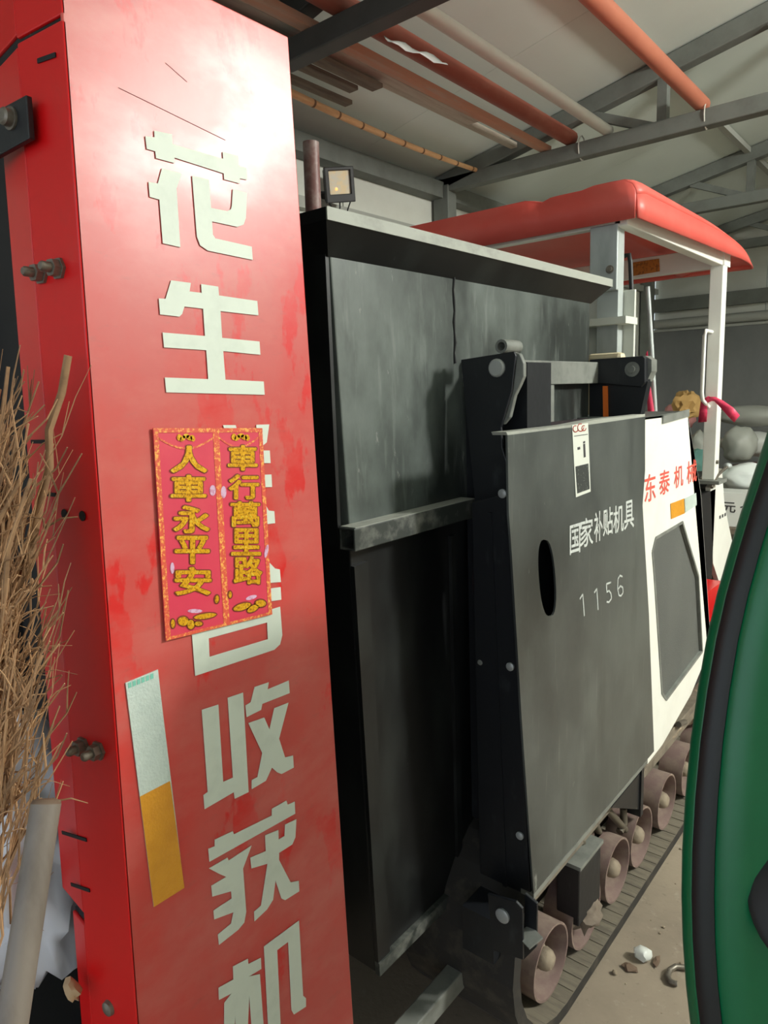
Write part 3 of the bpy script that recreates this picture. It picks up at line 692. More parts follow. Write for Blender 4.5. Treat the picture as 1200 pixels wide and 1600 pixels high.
# ---- black side plate with slot and stencilled writing
XS = -.62
def sp(px, py, x=XS):
    p = at(px, py, X=x); return Vector((x, p.y, p.z))
slot = []
for k in range(24):
    a_ = 2*math.pi*k/24; cx, cy = 855, 903
    dx_ = 13*math.copysign(abs(math.cos(a_))**.7, math.cos(a_)); dy_ = 60*math.copysign(abs(math.sin(a_))**.9, math.sin(a_))
    slot.append(sp(cx+dx_+(dy_*.07), cy+dy_))
plate = build('side_plate', MB().holed([sp(*q) for q in ((793, 680), (890, 668), (1008, 651), (1008, 735), (1004, 790), (1014, 960), (1022, 1174), (1012, 1186), (940, 1270), (880, 1340), (834, 1397), (815, 1120), (800, 870), (795, 800))], [slot], (-.004, 0, 0)), 'black_panel', HV)
plate['label'] = 'dented black side plate with an oval slot and stencilled writing'
build('plate_top_flange', MB().prism([sp(791, 675), sp(830, 671), sp(890, 664), sp(935, 655), sp(1008, 647), sp(1008, 651), sp(890, 668), sp(793, 680)], (-.03, 0, 0)), 'tank_lip', plate)
build('plate_bottom_flange', MB().prism([sp(834, 1397), sp(1012, 1186), sp(1012, 1192), sp(834, 1405)], (-.03, 0, 0)), 'dust_steel', plate)
build('slot_backing', MB().box(-.775, -.77, 1.26, 1.9, .56, 1.42).box(-.77, -.625, 1.26, 1.80, 1.405, 1.41), 'slot_dark', HV)
build('belt_pulley', MB().lathe((-.74, sp(860, 900).y+.02, sp(860, 900).z-.02), (1, 0, 0), [(.08, -.025), (.08, -.005), (.03, -.005), (.03, .01)], 24), 'slot_dark', HV, smooth=40)
# stencilled text
sten = [('国', 890, 906, 822, 867), ('家', 906, 926, 812, 856), ('补', 928, 941, 802, 848), ('贴', 942, 957, 796, 838), ('机', 958, 974, 792, 834), ('具', 975, 990, 785, 828)]
for ch, x0_, x1_, y0_, y1_ in sten:
    dy_ = -5; mb = MB(); o5 = Vector((.0007, 0, 0))
    put_glyph(mb, ch, sp(x0_, y1_)+o5, sp(x1_, y1_+dy_)+o5, sp(x0_, y0_)+o5, sp(x1_, y0_+dy_)+o5, .012)
    build('stencil_character', mb, 'stencil_white', plate)
def stroke(mb, pts_, wd):
    for (xa, ya), (xb, yb) in zip(pts_, pts_[1:]): mb.bar(sp(xa, ya)+o5, sp(xb, yb)+o5, wd, .0004, (1, 0, 0))
for pts_ in ([(905.5, 936), (910, 928.5), (912.5, 962.5)], [(928, 926), (932, 920), (934, 953)],
             [(954, 910), (947, 912.5), (947.5, 925), (951, 923), (954, 927), (955, 935), (951, 941), (947.5, 940)],
             [(972, 901), (968, 899), (965, 905), (964.5, 920), (966.5, 930), (970, 931), (973, 926), (972.5, 918), (969, 915.5), (965, 921)]):
    mb = MB(); stroke(mb, pts_, .0042); build('stencil_digit', mb, 'stencil_white', plate)
# warning label
wlb = build('warning_label', MB().prism([sp(*q)+o5 for q in ((893, 664), (918, 661), (922, 768), (899, 777))], (.0006, 0, 0)), 'label_white', HV)
o6 = Vector((.0016, 0, 0))
build('label_text_block', MB().prism([sp(*q)+o6 for q in ((898, 729), (918, 724), (920, 764), (901, 771))], (.0003, 0, 0)), 'label_dark', wlb)
mb = MB().prism([sp(*q)+o6 for q in ((910, 694), (913, 693), (914, 714), (911, 715))], (.0003, 0, 0)).prism([sp(*q)+o6 for q in ((901, 699), (905, 698), (905.5, 702), (901.5, 703))], (.0003, 0, 0))
mb.prism([sp(*q)+o6 for q in ((910, 690), (913, 689), (913, 692), (910, 693))], (.0003, 0, 0)).prism([sp(*q)+o6 for q in ((896, 681), (917, 678), (917, 679), (896, 682))], (.0003, 0, 0))
build('label_pictogram', mb, 'ink', wlb)
mb = MB()
for cx, cy, r_ in ((898, 670, 5), (906, 668, 6), (911, 669, 4)):
    q = [sp(cx+r_*.8*math.cos(k*.5), cy+r_*math.sin(k*.5))+o6 for k in range(11)]
    mb.tube(q, .0012, 5)
build('label_scribble', mb, 'mark_red', wlb)

# ---- white engine cover with grille
XH = -.622
def hp(px, py): return sp(px, py, XH)
gr_ = [hp(*q) for q in ((1024, 841), (1066, 816), (1076, 850), (1091, 900), (1097, 1018), (1041, 1093), (1034, 1083), (1022, 900), (1019, 862))]
hood = build('engine_cover', MB().holed([hp(*q) for q in ((1008, 652), (1034, 649), (1074, 642), (1095, 769), (1109, 981), (1106, 1020), (1080, 1085), (1035, 1164), (1012, 1194), (1012, 960), (1004, 790))], [gr_], (-.008, 0, 0)), 'white_paint', HV, bev=.001)
hood['label'] = 'white engine cover with dark mesh grille and red lettering'
gb = build('grille', MB().prism([p+Vector((-.008, 0, 0)) for p in gr_], (-.004, 0, 0)), 'grille', hood)
mb = MB()
for k in range(len(gr_)):
    mb.bar(gr_[k]+Vector((-.004, 0, 0)), gr_[(k+1) % len(gr_)]+Vector((-.004, 0, 0)), .008, .012, (1, 0, 0))
build('grille_frame', mb, 'dust_steel', hood)
build('cover_top', MB().prism([hp(1008, 652), hp(1034, 649), hp(1074, 642), hp(1074, 642)+Vector((-.5, 0, 0)), hp(1008, 652)+Vector((-.5, 0, 0))], (0, 0, -.006)), 'black_paint', hood)
build('cover_trim', MB().bar(hp(1034, 656)+Vector((.002, 0, 0)), hp(1075, 645)+Vector((.002, 0, 0)), .004, .02), 'dust_steel', hood)
build('cover_front', MB().prism([hp(1074, 645), hp(1095, 769), hp(1109, 981), hp(1106, 1020)], (-.5, 0, 0)), 'white_paint', hood)
build('cover_core', MB().box(-1.4, -.65, 1.85, 2.08, .50, 1.40), 'black_inner', HV)
o7 = Vector((.0008, 0, 0))
for ch, x0_, x1_, y0_, y1_ in (('东', 1007, 1024, 743, 786), ('泰', 1030, 1046, 737, 775), ('机', 1053, 1067, 730, 764), ('械', 1073, 1088, 722, 757)):
    mb = MB(); put_glyph(mb, ch, hp(x0_, y1_)+o7, hp(x1_, y1_-6)+o7, hp(x0_, y0_)+o7, hp(x1_, y0_-5)+o7, .012)
    build('cover_character', mb, 'letter_red', hood)
build('amber_reflector', MB().prism([hp(*q)+o7 for q in ((1047, 787), (1068, 779), (1069, 802), (1048, 811))], (.0008, 0, 0)), 'reflective_amber', hood)
build('white_reflector', MB().prism([hp(*q)+o7 for q in ((1069, 779), (1087, 770), (1088, 789), (1070, 801))], (.0008, 0, 0)), 'reflective_white', hood)
# far side panels of the driving platform
fp = build('platform_panel', MB().prism([sp(*q, -.82) for q in ((1110, 762), (1128, 732), (1132, 789), (1144, 846), (1125, 914), (1114, 880), (1112, 809))], (-.02, 0, 0)), 'white_paint', HV)
for k in range(3): build('panel_mark', MB().prism([sp(1124+4*k, 806-2*k, -.819), sp(1126+4*k, 805-2*k, -.819), sp(1126+4*k, 810-2*k, -.819), sp(1124+4*k, 811-2*k, -.819)], (.0006, 0, 0)), 'ink', fp)
build('platform_recess', MB().box(-1.4, -.88, 2.6, 3.4, .55, 1.10), 'black_inner', HV)
build('red_skirt', MB().prism([sp(*q, -.75) for q in ((1095, 932), (1130, 908), (1160, 1000), (1120, 1060), (1085, 1110), (1060, 1125))], (-.3, 0, 0)), 'red_side', HV)
lv = [at(1112, 762, X=-.8), at(1122, 742, X=-.8), at(1137, 728, X=-.8)]
lever = build('control_lever', MB().tube(lv, [.006, .006, .007], 8), 'bolt_steel', HV, smooth=50)
build('lever_knob', MB().blob(lv[2], (.018, .02, .014), 3, .05, sub=2), 'galvanised', lever, smooth=60)

# ---- canopy
CY0, CY1 = 2.08, 3.56
CXR, CXL = -.775, -2.02
def ctop(x, y):
    t_ = (y-CY0)/(CY1-CY0)
    z = 2.085-.012*t_
    if t_ > .45: z -= .060*((t_-.45)/.55)**2
    xr = (x-CXL)/(CXR-CXL)
    if .73 < xr < .80: z -= .016*math.sin(math.pi*(xr-.73)/.07)
    elif .80 <= xr < .89: z -= .006
    return z
rows = []; ny = 22
xs = [CXL, CXL+.03, CXL+.10]+[CXL+(CXR-CXL)*f for f in (.2, .35, .5, .65, .72, .74, .765, .79, .81, .87, .90, .94)]+[CXR-.035, CXR-.012, CXR-.002, CXR]
for j in range(ny+1):
    y_ = CY0+(CY1-CY0)*j/ny; row = []
    nose = max(0, (j/ny-.75)/.25)
    for i, x_ in enumerate(xs):
        xx = x_-(.03*nose**2 if x_ > -1.4 else -.03*nose**2)*(1 if abs(x_+1.4) > .3 else 0)
        z = ctop(x_, y_)
        er = max(0, x_-(CXR-.045))/.045; el = max(0, (CXL+.10)-x_)/.10
        z -= .045*(1-.75*j/ny)*(1-math.sqrt(max(0, 1-er*er)))+.05*(1-math.sqrt(max(0, 1-el*el)))
        if j == 0: z -= .012
        row.append(Vector((xx, y_, z)))
    rows.append(row)
def cbot(y): 
    t_ = (y-CY0)/(CY1-CY0); return 1.965+.03*t_
mb = MB(); mb.grid(rows)
# skirts
for idx in (0, len(xs)-1):
    mb.grid([[r_[idx] for r_ in rows], [Vector((r_[idx].x+(.006 if idx else -.006), r_[idx].y, min(cbot(r_[idx].y), r_[idx].z-.002))) for r_ in rows]])
for r_ in (rows[0], rows[-1]):
    mb.grid([r_, [Vector((p_.x, p_.y-(.004 if r_ is rows[0] else -.03), min(cbot(p_.y), p_.z-.002))) for p_ in r_]])
can = build('canopy', mb, 'canopy_red', HV, smooth=45, solid=.006)
can['label'] = 'faded red moulded cab canopy'
PX, PY0, PY1 = -.825, 2.10, 3.13
build('canopy_beam', MB().box(PX-.02, PX+.02, PY0, PY1+.03, 1.955, 2.01), 'white_paint', HV, bev=.003)
build('canopy_beam', MB().box(-1.95, PX, PY0+.0, PY0+.035, 1.960, 1.985), 'white_paint', HV, bev=.003)
build('canopy_beam', MB().box(-1.95, PX, PY1-.02, PY1+.02, 1.95, 2.03), 'white_paint', HV, bev=.003)
build('canopy_beam', MB().box(-1.95, -1.91, PY0, PY1, 1.955, 2.01), 'white_paint', HV, bev=.003)
lab = MB().prism([at(984, 411, Y=PY1-.021), at(1030, 404, Y=PY1-.021), at(1031, 424, Y=PY1-.021), at(985, 432, Y=PY1-.021)], (0, -.001, 0))
build('canopy_label', lab, 'label_orange', HV)
build('beam_gusset', MB().box(PX+.02, PX+.026, PY1-.03, PY1+.06, 1.955, 2.03), 'white_paint', HV)
# front right post with grab handle
post = build('cab_post', MB().box(PX-.026, PX+.024, PY1-.03, PY1+.03, 1.10, 1.96), 'white_paint', HV, bev=.003)
build('post_foot', MB().box(PX-.05, PX+.05, PY1-.06, PY1+.06, 1.085, 1.10), 'dust_steel', post)
hA = at(1119, 512, X=PX-.03); hB = at(1112, 625, X=PX-.03)
hz0, hz1 = 1.40, 1.70
yh = PY1-.03
build('grab_handle', MB().tube([(PX-.01, yh+.005, hz1), (PX-.02, yh-.04, hz1+.005), (PX-.022, yh-.055, hz1-.015), (PX-.022, yh-.058, hz0+.06), (PX-.02, yh-.05, hz0+.03), (PX-.01, yh+.005, hz0)], .0075, 10), 'white_paint', post, smooth=60)
build('post_bolt', MB().lathe(at(1119, 722, X=PX+.024), (1, 0, 0), [(.008, 0), (.008, .008)], 10), 'bolt_steel', post)
# rear galvanised post with bolted sleeve
gx0, gx1 = at(926, 400, Y=PY0+.02).x, at(969, 400, Y=PY0+.02).x
gp = build('rear_post', MB().box(gx0+.015, gx1-.003, PY0+.02, PY0+.06, 1.0, 1.97), 'galvanised', HV, bev=.002)
build('post_sleeve', MB().box(gx0, gx1, PY0-.002, PY0+.018, at(945, 455, Y=PY0).z, 1.965), 'galvanised', gp, bev=.003)
p = at(953, 421, Y=PY0-.002); build('sleeve_bolt', MB().lathe(p, (0, -1, 0), [(.012, 0), (.012, .003), (.008, .003), (.008, .008)], 14), 'bolt_steel', gp, smooth=40)
build('cab_back', MB().box(gx0-.15, gx1+.03, PY0+.062, PY0+.075, 1.2, at(945, 458, Y=PY0+.07).z), 'wall_panel', HV)
build('cab_back_ledge', MB().box(gx0-.15, gx1+.032, PY0-.01, PY0+.085, at(945, 508, Y=PY0).z, at(945, 497, Y=PY0).z), 'wall_panel', HV)
tb = [at(976, 400, Y=2.25), at(983, 398, Y=2.25), at(985, 410, Y=2.25), at(991, 560, Y=2.25), at(991, 620, Y=2.25)]
build('black_frame_tube', MB().tube(tb, .0075, 8), 'black_plastic', HV, smooth=50)
build('mirror_stay', MB().tube([at(1012, 448, Y=2.9), at(1018, 540, Y=2.9), at(1026, 680, Y=2.9)], .009, 8), 'galvanised', HV, smooth=50)
sc = at(947, 562, Y=1.97)
seat = build('driver_seat', MB().box(sc.x-.052, sc.x+.052, 1.95, 1.99, sc.z-.5, sc.z+.018), 'seat_cream', HV, bev=.012)

# ---- undercarriage
FXo = -.665
tr = MB(); loop = []; CZT = .285
yA, yB, zb, zt_, rr = 1.375, 3.30, .055, .515, .23
for k in range(13): a_ = -math.pi/2-math.pi*k/12; loop.append((yA+rr*math.cos(a_), CZT+rr*math.sin(a_)))
for k in range(13): a_ = math.pi/2-math.pi*k/12; loop.append((yB+rr*math.cos(a_), CZT+rr*math.sin(a_)))
cyc = [(CZT+0)]
th = .030; n_ = len(loop); X0, X1 = FXo-.26, -.632
cyz = lambda y_: (yA if y_ < (yA+yB)/2 else yB, CZT)
vs = []
for y_, z_ in loop:
    cy_, cz_ = (yA if y_ <= yA+.001 else yB), CZT
    d = Vector((y_-cy_, z_-cz_)).normalized()
    yo, zo = y_+d.x*th, z_+d.y*th
    vs += [(X0, y_, z_), (X1, y_, z_), (X1, yo, zo), (X0, yo, zo)]
fs = []
for i in range(n_):
    j = (i+1) % n_
    for k in range(4): fs.append((i*4+k, i*4+(k+1) % 4, j*4+(k+1) % 4, j*4+k))
mb = MB().add(vs, fs); mb.mi = [0 if k_ % 4 == 0 else 1 for k_ in range(len(fs))]
track = build('rubber_track', mb, ['rubber_track', 'rubber_black'], HV)
track['label'] = 'dusty rubber crawler track'
mb = MB()
for k in range(44):
    y_ = 1.32+.045*k; mb.box(X0+.005, X1-.001, y_, y_+.034, .0552, .0570)
tg = build('track_cleats', mb, 'rubber_track', track); tg['kind'] = 'stuff'
mb = MB()
for k in range(20):
    y_ = 1.40+.1*k; mb.box(X0+.01, X1-.012, y_, y_+.05, .0, .0255)
tg = build('track_lugs', mb, 'rubber_black', track); tg['kind'] = 'stuff'
# rollers
rc = Vector((-.70, 1.36, .060))
prof = [(.080, -.055), (.090, -.055), (.090, .026), (.0845, .026), (.081, .015), (.074, -.035), (.030, -.040), (.030, -.055)]
R0 = None
for k, y_ in enumerate((1.365, 1.565, 1.775, 1.965, 2.195, 2.435, 2.67)):
    c0 = Vector((-.695, y_, .0605))
    if R0 is None:
        R0 = build('track_roller', MB().lathe(c0+Vector((0, 0, .09)), (1, 0, 0), prof, 36), 'roller_rust', HV, smooth=35)
        hub = build('roller_hub', MB().lathe(c0+Vector((0, 0, .09)), (1, 0, 0), [(.030, -.040), (.030, -.005), (.024, -.003), (.027, .006), (.024, .020), (.016, .029), (.005, .031)], 20), 'dusty_hub', R0, smooth=50)
        nuts = []
        for j in range(4):
            a_ = j*math.pi/2+.5; cc = c0+Vector((-.039, .050*math.cos(a_), .09+.050*math.sin(a_)))
            nuts.append(build('roller_bolt', MB().lathe(cc, (1, 0, 0), [(.008, 0), (.008, .009)], 6), 'dusty_hub', R0))
        base = WL[R0.name].copy(); hb = WL[hub.name].copy(); nb = [WL[q.name].copy() for q in nuts]
    else:
        dv = c0-Vector((-.695, 1.365, .0605))
        r_ = copy_part(R0, HV, base+dv); h2 = copy_part(hub, r_, hb+dv)
        for q, b_ in zip(nuts, nb): copy_part(q, r_, b_+dv)
# chassis beams and details over the rollers
build('chassis_beam', MB().box(-.86, -.775, 1.28, 3.3, .165, .33), 'dusty_frame', HV, bev=.004)
build('chassis_rail', MB().box(-.75, -.68, 1.30, 2.9, .345, .372), 'dusty_frame', HV, bev=.002)
build('lower_strip', MB().box(-.73, -.69, 1.95, 2.75, .30, .33), 'dusty_frame', HV, bev=.003)
ps = at(918, 1330, X=-.66)
spt = build('support_post', MB().box(-.715, -.655, at(905, 1380, X=-.655).y, at(938, 1380, X=-.655).y, .17, at(925, 1335, X=-.655).z), 'black_arm', HV, bev=.003)
yy0, yy1 = at(905, 1380, X=-.655).y, at(938, 1380, X=-.655).y; zz = at(925, 1335, X=-.655).z
build('post_cap', MB().box(-.73, -.650, yy0-.004, yy1+.004, zz, zz+.010), 'dust_steel', spt)
build('dust_clump', MB().blob((-.675, (yy0+yy1)/2+.01, .155), (.04, .05, .035), 5, .5, sub=3), 'cloth_rag', spt, smooth=60)
tri_ = [sp(*q, -.66) for q in ((955, 1262), (1000, 1208), (1003, 1265))]
build('black_gusset', MB().prism(tri_, (-.004, 0, 0)), 'black_arm', HV)
build('gusset_post', MB().box(-.70, -.655, tri_[1].y, tri_[1].y+.02, tri_[2].z-.01, tri_[1].z+.04), 'black_arm', HV)
for pts_ in (((948, 1265), (962, 1280), (976, 1296)), ((925, 1275), (935, 1300), (925, 1322), (910, 1318), (906, 1312)), ((974, 1262), (975, 1285), (968, 1300))):
    build('hydraulic_hose', MB().tube([at(*q, X=-.69) for q in pts_], .011, 8), 'hose', HV, smooth=60)
build('hanging_bolt', MB().tube([at(1060, 1132, X=-.67), at(1070, 1128, X=-.67)], .010, 8), 'bolt_steel', HV)
build('mud_clod', MB().blob((-.72, 2.62, .31), (.05, .08, .06), 9, .5), 'dusty_hub', HV, smooth=60)
build('mud_clod', MB().blob((-.74, 2.35, .33), (.05, .10, .05), 11, .5), 'dusty_hub', HV, smooth=60)
# steel bar tying the housing to the chassis
build('tow_bar', MB().box(-.80, -.76, .40, 1.13, .205, .25), 'dust_steel', HV, bev=.003)
build('tow_bar_cross', MB().box(-1.6, -.74, .45, .52, .25, .37), 'dusty_frame', HV)
build('chassis_cross', MB().box(-1.9, -.80, 1.25, 1.35, .15, .38), 'black_inner', HV)
build('chassis_cross', MB().box(-1.9, -.80, 2.6, 2.7, .15, .45), 'black_inner', HV)
build('machine_core', MB().box(-1.9, -.82, 1.85, 3.2, .45, 1.05), 'black_inner', HV)
tr2 = track.copy(); COL.objects.link(tr2); tr2.parent = HV; tr2.location = track.location+Vector((-1.05, 0, 0)); WL[tr2.name] = Vector()

# =================================================================== LOOSE THINGS AROUND
# ribbons tied on the cab post and stay
def ribbon(name, label, pts_, wid, m):
    rows_ = [[], []]
    for k, (p_, wv) in enumerate(pts_):
        rows_[0].append(p_+wv*wid/2); rows_[1].append(p_-wv*wid/2)
    o = build(name, MB().grid(rows_), m, smooth=60, solid=.0015); tag(o, label, 'ribbon', 'pink ribbons on the harvester'); return o
pk = at(1107, 622, Y=PY1-.035)
mb = MB(); 
def rib_mb(mb, pxs, Y):
    L_ = [[], []]
    for (xa, ya, xb, yb, dy_) in pxs:
        L_[0].append(at(xa, ya, Y=Y+dy_)); L_[1].append(at(xb, yb, Y=Y+dy_))
    mb.grid(L_)
rib_mb(mb, [(1103, 622, 1108, 626, -.01), (1096, 622, 1105, 632, 0), (1093, 640, 1105, 645, -.012), (1091, 660, 1104, 659, .01)], PY1-.045)
rib_mb(mb, [(1107, 626, 1107, 620, -.01), (1116, 627, 1117, 620, -.012), (1125, 636, 1130, 626, 0), (1138, 651, 1146, 637, -.01), (1147, 660, 1156, 649, .008)], PY1-.05)
mb.blob(at(1107, 624, Y=PY1-.05), (.012, .01, .012), 2, .2, sub=2)
o = build('ribbon', mb, 'ribbon_pink', smooth=60, solid=.0015); tag(o, 'pink ribbon knotted around the white cab post handle', 'ribbon', 'pink ribbons on the harvester')
mb = MB(); rib_mb(mb, [(1012, 548, 1009, 552, 0), (1014, 575, 1009, 575, .01), (1016, 600, 1010, 600, -.01), (1022, 640, 1012, 642, .01), (1024, 655, 1012, 656, 0)], 2.87)
o = build('ribbon', mb, 'ribbon_pink', smooth=60, solid=.0015); tag(o, 'long pink ribbon hanging from the grey stay beside the black bracket', 'ribbon', 'pink ribbons on the harvester')

# clutter against the back wall
tbl = thing('storage_bench', 'dark bench loaded with sacks by the back wall', 'bench', (-1.9, 5.9, 0))
build('bench_top', MB().box(-2.6, -.6, 5.2, 6.7, .46, .50), 'board_brown', tbl)
for xx in (-2.5, -.7):
    for yy in (5.3, 6.6): build('bench_leg', MB().box(xx-.04, xx+.04, yy-.04, yy+.04, 0, .46), 'board_brown', tbl)
def sack(px, py, Y, rad, m, lab, seed, cat='bag', amp=.28):
    c = at(px, py, Y=Y); o = build('plastic_bag', MB().blob(c, rad, seed, amp, 1.8, 3), m, smooth=70)
    tag(o, lab, cat, 'bags heaped by the back wall'); return o
sack(1178, 650, 6.35, (.30, .14, .085), 'bag_grey', 'grey woven sack lying on top of the heap by the back wall', 1, amp=.15)
sack(1186, 695, 6.35, (.30, .14, .095), 'bag_silver', 'crumpled silvery plastic bag in the heap, below the grey sack', 2, amp=.2)
sack(1156, 694, 5.95, (.12, .13, .14), 'bag_grey', 'greyish bag bulging right beside the white cab post', 3, amp=.2)
sack(1163, 745, 5.62, (.17, .12, .10), 'bag_white', 'bright white thin plastic bag at lower right of the heap', 4)
sack(1093, 700, 5.95, (.10, .13, .13), 'bag_grey', 'mottled grey bag seen just left of the white cab post', 5)
sack(1093, 728, 5.62, (.11, .11, .12), 'bag_teal', 'teal plastic bag low down left of the white cab post', 6)
sack(1190, 738, 6.35, (.30, .14, .085), 'bag_maroon', 'dark maroon cloth bundle squeezed under the silvery bag', 7, amp=.15)
sack(1062, 650, 6.35, (.12, .12, .13), 'bag_rose', 'pinkish plastic bag behind the yellow paper bag', 8)
sack(1138, 770, 5.95, (.3, .12, .10), 'bag_grey', 'large dull grey sack at the bottom of the heap', 9, amp=.15)
c = at(1073, 632, Y=5.95); o = build('paper_bag', MB().blob(c, (.10, .10, .11), 12, .45, 2.6, 3), 'box_card', smooth=40); tag(o, 'crumpled yellow-brown paper bag above the engine cover', 'paper bag')
c = at(1160, 785, Y=5.35)
bx = thing('carton', 'white printed carton with dark characters on the bench edge', 'box', (c.x, 5.35, .501))
build('carton_body', MB().box(c.x-.16, c.x+.18, 5.25, 5.45, .501, c.z+.08), 'box_print', bx, bev=.004)
mb = MB()
for k, ch in enumerate('元合'):
    x0_ = c.x-.10+.11*k; put_glyph(mb, ch, Vector((x0_, 5.248, c.z-.06)), Vector((x0_+.08, 5.248, c.z-.06)), Vector((x0_, 5.248, c.z+.01)), Vector((x0_+.08, 5.248, c.z+.01)), .02)
build('carton_print', mb, 'ink', bx)

c = at(1062, 650, Y=6.35); o = build('storage_crate', MB().holed([(c.x-.2, 6.2, .501), (c.x+.2, 6.2, .501), (c.x+.2, 6.2, c.z-.17), (c.x-.2, 6.2, c.z-.17)], [[(c.x-.15, 6.2, .56), (c.x+.15, 6.2, .56), (c.x+.15, 6.2, c.z-.23), (c.x-.15, 6.2, c.z-.23)]], (0, .3, 0)), 'board_brown'); tag(o, 'open brown wooden crate standing on the bench under the pinkish bag', 'crate')
# floor litter
def litter(name, lab, cat, mb, m, **k): o = build(name, mb, m, **k); tag(o, lab, cat); return o
p = at(1005, 1492, Z=.015); litter('plastic_scrap', 'clear crumpled plastic scrap on the floor beside the track', 'plastic scrap', MB().blob((p.x, p.y, .018), (.022, .018, .018), 3, .5, 3, 2, flat=.9), 'scrap_clear', smooth=50)
p = at(985, 1512, Z=.006); litter('dry_leaf', 'dark dried leaf on the floor left of the clear plastic scrap', 'leaf', MB().blob((p.x, p.y, .006), (.02, .014, .006), 6, .6, 3, 2, flat=.9), 'rust')
p = at(1026, 1502, Z=.006); litter('wood_chip', 'small brown wood chip right of the clear plastic scrap', 'wood chip', MB().blob((p.x, p.y, .005), (.008, .02, .005), 8, .5, 3, 2, flat=.9), 'rust')
p = at(961, 1519, Z=.006); litter('pebble', 'single small pale pebble on the floor near the track', 'pebble', MB().blob((p.x, p.y, .006), (.007, .007, .006), 4, .3, 3, 2, flat=.9), 'stone')
q = [at(*c, Z=.009) for c in ((1072, 1512), (1056, 1510), (1046, 1516), (1043, 1526), (1048, 1534), (1058, 1537))]
litter('steel_hook', 'bent grey steel hook lying on the floor by the green machine', 'hook', MB().tube(q, .007, 8), 'bolt_steel', smooth=60)
mb = MB()
for k in range(260):
    x_ = random.uniform(-.62, .5); y_ = random.uniform(.9, 4.2); r_ = random.uniform(.0015, .005)
    mb.blob((x_, y_, r_*.5), (r_, r_, r_*.7), k, .3, 2, 1, flat=.7)
o = build('floor_grit', mb, 'stone'); o['kind'] = 'stuff'; o['label'] = 'scattered grit and crumbs on the concrete floor'; o['category'] = 'grit'

# green machine at right
GM = thing('green_machine', 'glossy green curved machine body with black rubber strip, close at right', 'machine', (.15, .72, 0))
out = [(1235, 560), (1212, 640), (1196, 692), (1180, 740), (1160, 800), (1140, 866), (1122, 930), (1106, 1000), (1092, 1080), (1081, 1160), (1073, 1245), (1068, 1330), (1067, 1400), (1069, 1470), (1074, 1540), (1082, 1610), (1098, 1700), (1120, 1780)]
def gcurve(off, d, sc=1.0):
    L_ = []
    for i, (x_, y_) in enumerate(out):
        w_ = 1-.12*abs(i-11)/11
        dn = max(0, off-140)*.9*(1-i/17)
        L_.append(at(x_+off*w_, y_+dn, d=d))
    return L_
# body surface: rim turns away behind the outline, then bulges towards the viewer
sec = [(70, .86), (25, .80), (4, .765), (0, .74), (3, .725), (12, .715), (17, .712)]
rows = [gcurve(o_, d_) for o_, d_ in sec]
build('rim_panel', MB().grid(rows), 'green_paint', GM, smooth=60, solid=.003)
rows = [gcurve(o_, d_) for o_, d_ in ((15, .716), (17, .708), (32, .700), (47, .698), (49, .706))]
build('rubber_strip', MB().grid(rows), 'green_rubber', GM, smooth=60, solid=.003)
rows = [gcurve(o_, d_) for o_, d_ in ((47, .706), (52, .698), (75, .690), (105, .688), (140, .690), (190, .685), (260, .665), (330, .645), (420, .63), (520, .64), (600, .69), (630, .78), (600, .88), (480, .93), (300, .93), (150, .90), (60, .855))]
build('body_panel', MB().grid(rows), 'green_paint', GM, smooth=60, solid=.003)
tops = [r_[0] for r_ in rows]; cc_ = sum(tops, Vector())/len(tops)+Vector((0, 0, .03))
mb = MB(); mid = [p_.lerp(cc_, .45)+Vector((0, 0, .012)) for p_ in tops]; nn = len(tops)
mb.add(tops+mid+[cc_], [(k_, (k_+1) % nn, nn+(k_+1) % nn, nn+k_) for k_ in range(nn)]+[(nn+k_, nn+(k_+1) % nn, 2*nn) for k_ in range(nn)])
build('top_cover', mb, 'green_paint', GM, smooth=60, solid=.003)
hl = at(1291, 1420, d=.650); hn = (CAM-hl).normalized()
hd = build('headlamp', MB().lathe(hl-hn*.02, hn, [(.066, 0), (.066, .012), (.060, .018), (.03, .021), (.005, .022)], 36), 'green_rubber', GM, smooth=40)
build('inner_structure', MB().box(.02, .30, .66, .80, .40, .85), 'green_rubber', GM)
for x_ in (.07, .25): build('support_leg', MB().box(x_-.03, x_+.03, .70, .76, 0, .42), 'green_rubber', GM)

# upturned twig broom leaning on the red flange, left
hb0 = at(-75, 1400, d=.66); hb1 = Vector((hb0.x-.04, hb0.y-.12, 0))
BR = thing('twig_broom', 'upturned broom of dry brown twigs leaning against the red flange', 'broom', hb1)
build('broom_handle', MB().tube([hb1, hb0], .014, 10), 'tool_handle', BR, smooth=50)
build('broom_binding', MB().tube([hb0-Vector((0, 0, .03)), hb0+Vector((.005, 0, .04))], .026, 12), 'twig', BR, smooth=50)
rnd = random.Random(21)
def twig_path(px1, py1, d1, px0=None, py0=None, bend=0.0, n=6):
    s0_ = hb0+Vector((rnd.uniform(-.015, .015), rnd.uniform(-.015, .015), rnd.uniform(0, .05)))
    if px0 is not None: s0_ = at(px0, py0, d=.67)
    e = at(px1, py1, d=d1); P_ = []
    for k in range(n+1):
        f = k/n; p_ = s0_.lerp(e, f)+Vector((rnd.uniform(-1, 1)*.006, rnd.uniform(-1, 1)*.006, math.sin(math.pi*f)*bend))
        P_.append(p_)
    return P_
for k in range(26):                                  # thicker stalks
    px1 = rnd.uniform(-45, 55); py1 = rnd.uniform(560, 950)
    P_ = twig_path(px1, py1, rnd.uniform(.60, .70), bend=rnd.uniform(-.02, .05))
    build('stalk', MB().tube(P_, [.0042*(1-.6*j/6) for j in range(7)], 5), 'twig', BR, smooth=60)
P_ = twig_path(107, 556, .66, 35, 900)
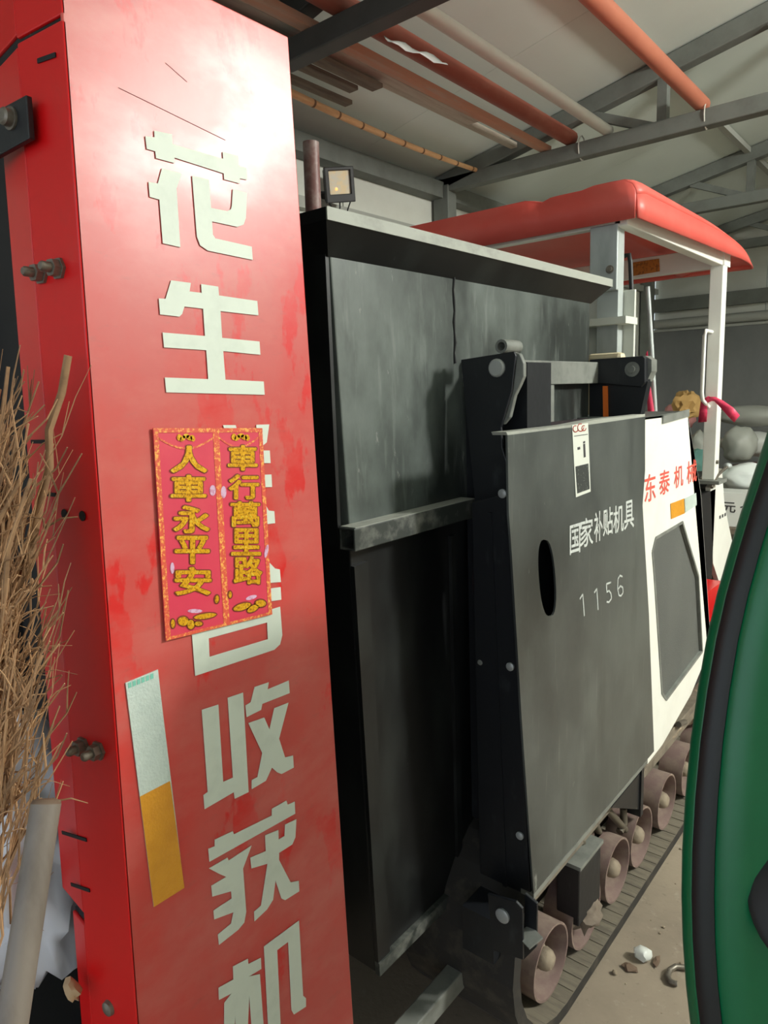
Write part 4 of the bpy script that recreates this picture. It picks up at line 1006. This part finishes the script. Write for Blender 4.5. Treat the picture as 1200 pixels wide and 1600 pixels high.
build('stalk', MB().tube(P_, [.004]*7, 6), 'twig', BR, smooth=60)
mbs = [MB(), MB()]
for k in range(380):
    t_ = rnd.random()
    if t_ < .78: py1 = 530+620*rnd.random()**.7; px1 = rnd.gauss(2, 34)
    else: px1 = rnd.uniform(20, 118); py1 = rnd.uniform(620, 1230)
    px1 = min(px1, 122 if py1 > 700 else 108)
    py0 = py1+rnd.uniform(120, 420); px0 = px1*.35-60+rnd.uniform(-30, 50)
    P_ = twig_path(px1, py1, rnd.uniform(.58, .71), px0, py0, rnd.uniform(-.015, .02), 5)
    r_ = rnd.uniform(.0007, .0019)
    mbs[k % 2].tube(P_, [r_*(1-.6*j/5) for j in range(6)], 4)
    if rnd.random() < .8:
        for q in range(2):
            j = rnd.randint(2, 4); e = P_[j]+Vector((rnd.uniform(-.02, .05), rnd.uniform(-.02, .03), rnd.uniform(.0, .06)))
            mbs[k % 2].tube([P_[j], P_[j].lerp(e, .5)+Vector((0, 0, .004)), e], [r_*.6, r_*.5, r_*.3], 4)
for m_, mt_ in zip(mbs, ('twig', 'twig_light')):
    o = build('fine_twigs', m_, mt_, BR); o['kind'] = 'stuff'
# wooden tool handle in front
ha = at(72, 1256, d=.60); hbq = at(18, 1605, d=.545); dv = (hbq-ha).normalized(); hend = ha+dv*((ha.z-.0)/-dv.z)
TH = thing('tool_handle', 'smooth grey wooden tool handle standing at lower left', 'tool handle', (hend.x, hend.y, 0))
build('shaft', MB().tube([hend+Vector((0, 0, .012)), ha.lerp(hend, .5), ha], .0122, 20), 'tool_handle', TH, smooth=50)
build('shaft_end', MB().lathe(ha, -dv, [(.0122, 0), (.0112, .003), (.007, .0042), (.001, .0044)], 20), 'rust', TH, smooth=60)
# plastic bag on the lower body behind the handle
c = at(38, 1325, d=.90)
mb = MB().blob((c.x, c.y, c.z-.0), (.075, .08, .17), 31, .42, 2.4, 4)
o = build('plastic_bag', mb, 'bag_plastic', smooth=75); tag(o, 'translucent crumpled plastic bag behind the grey tool handle', 'bag')
c = at(112, 1546, d=.80); mb = MB().blob(c, (.012, .008, .012), 41, .5, 2.5, 2)
o = build('dry_leaf', mb, 'leaf_dry', smooth=50); tag(o, 'pale dry leaf stuck at the lower edge of the red flange', 'leaf')
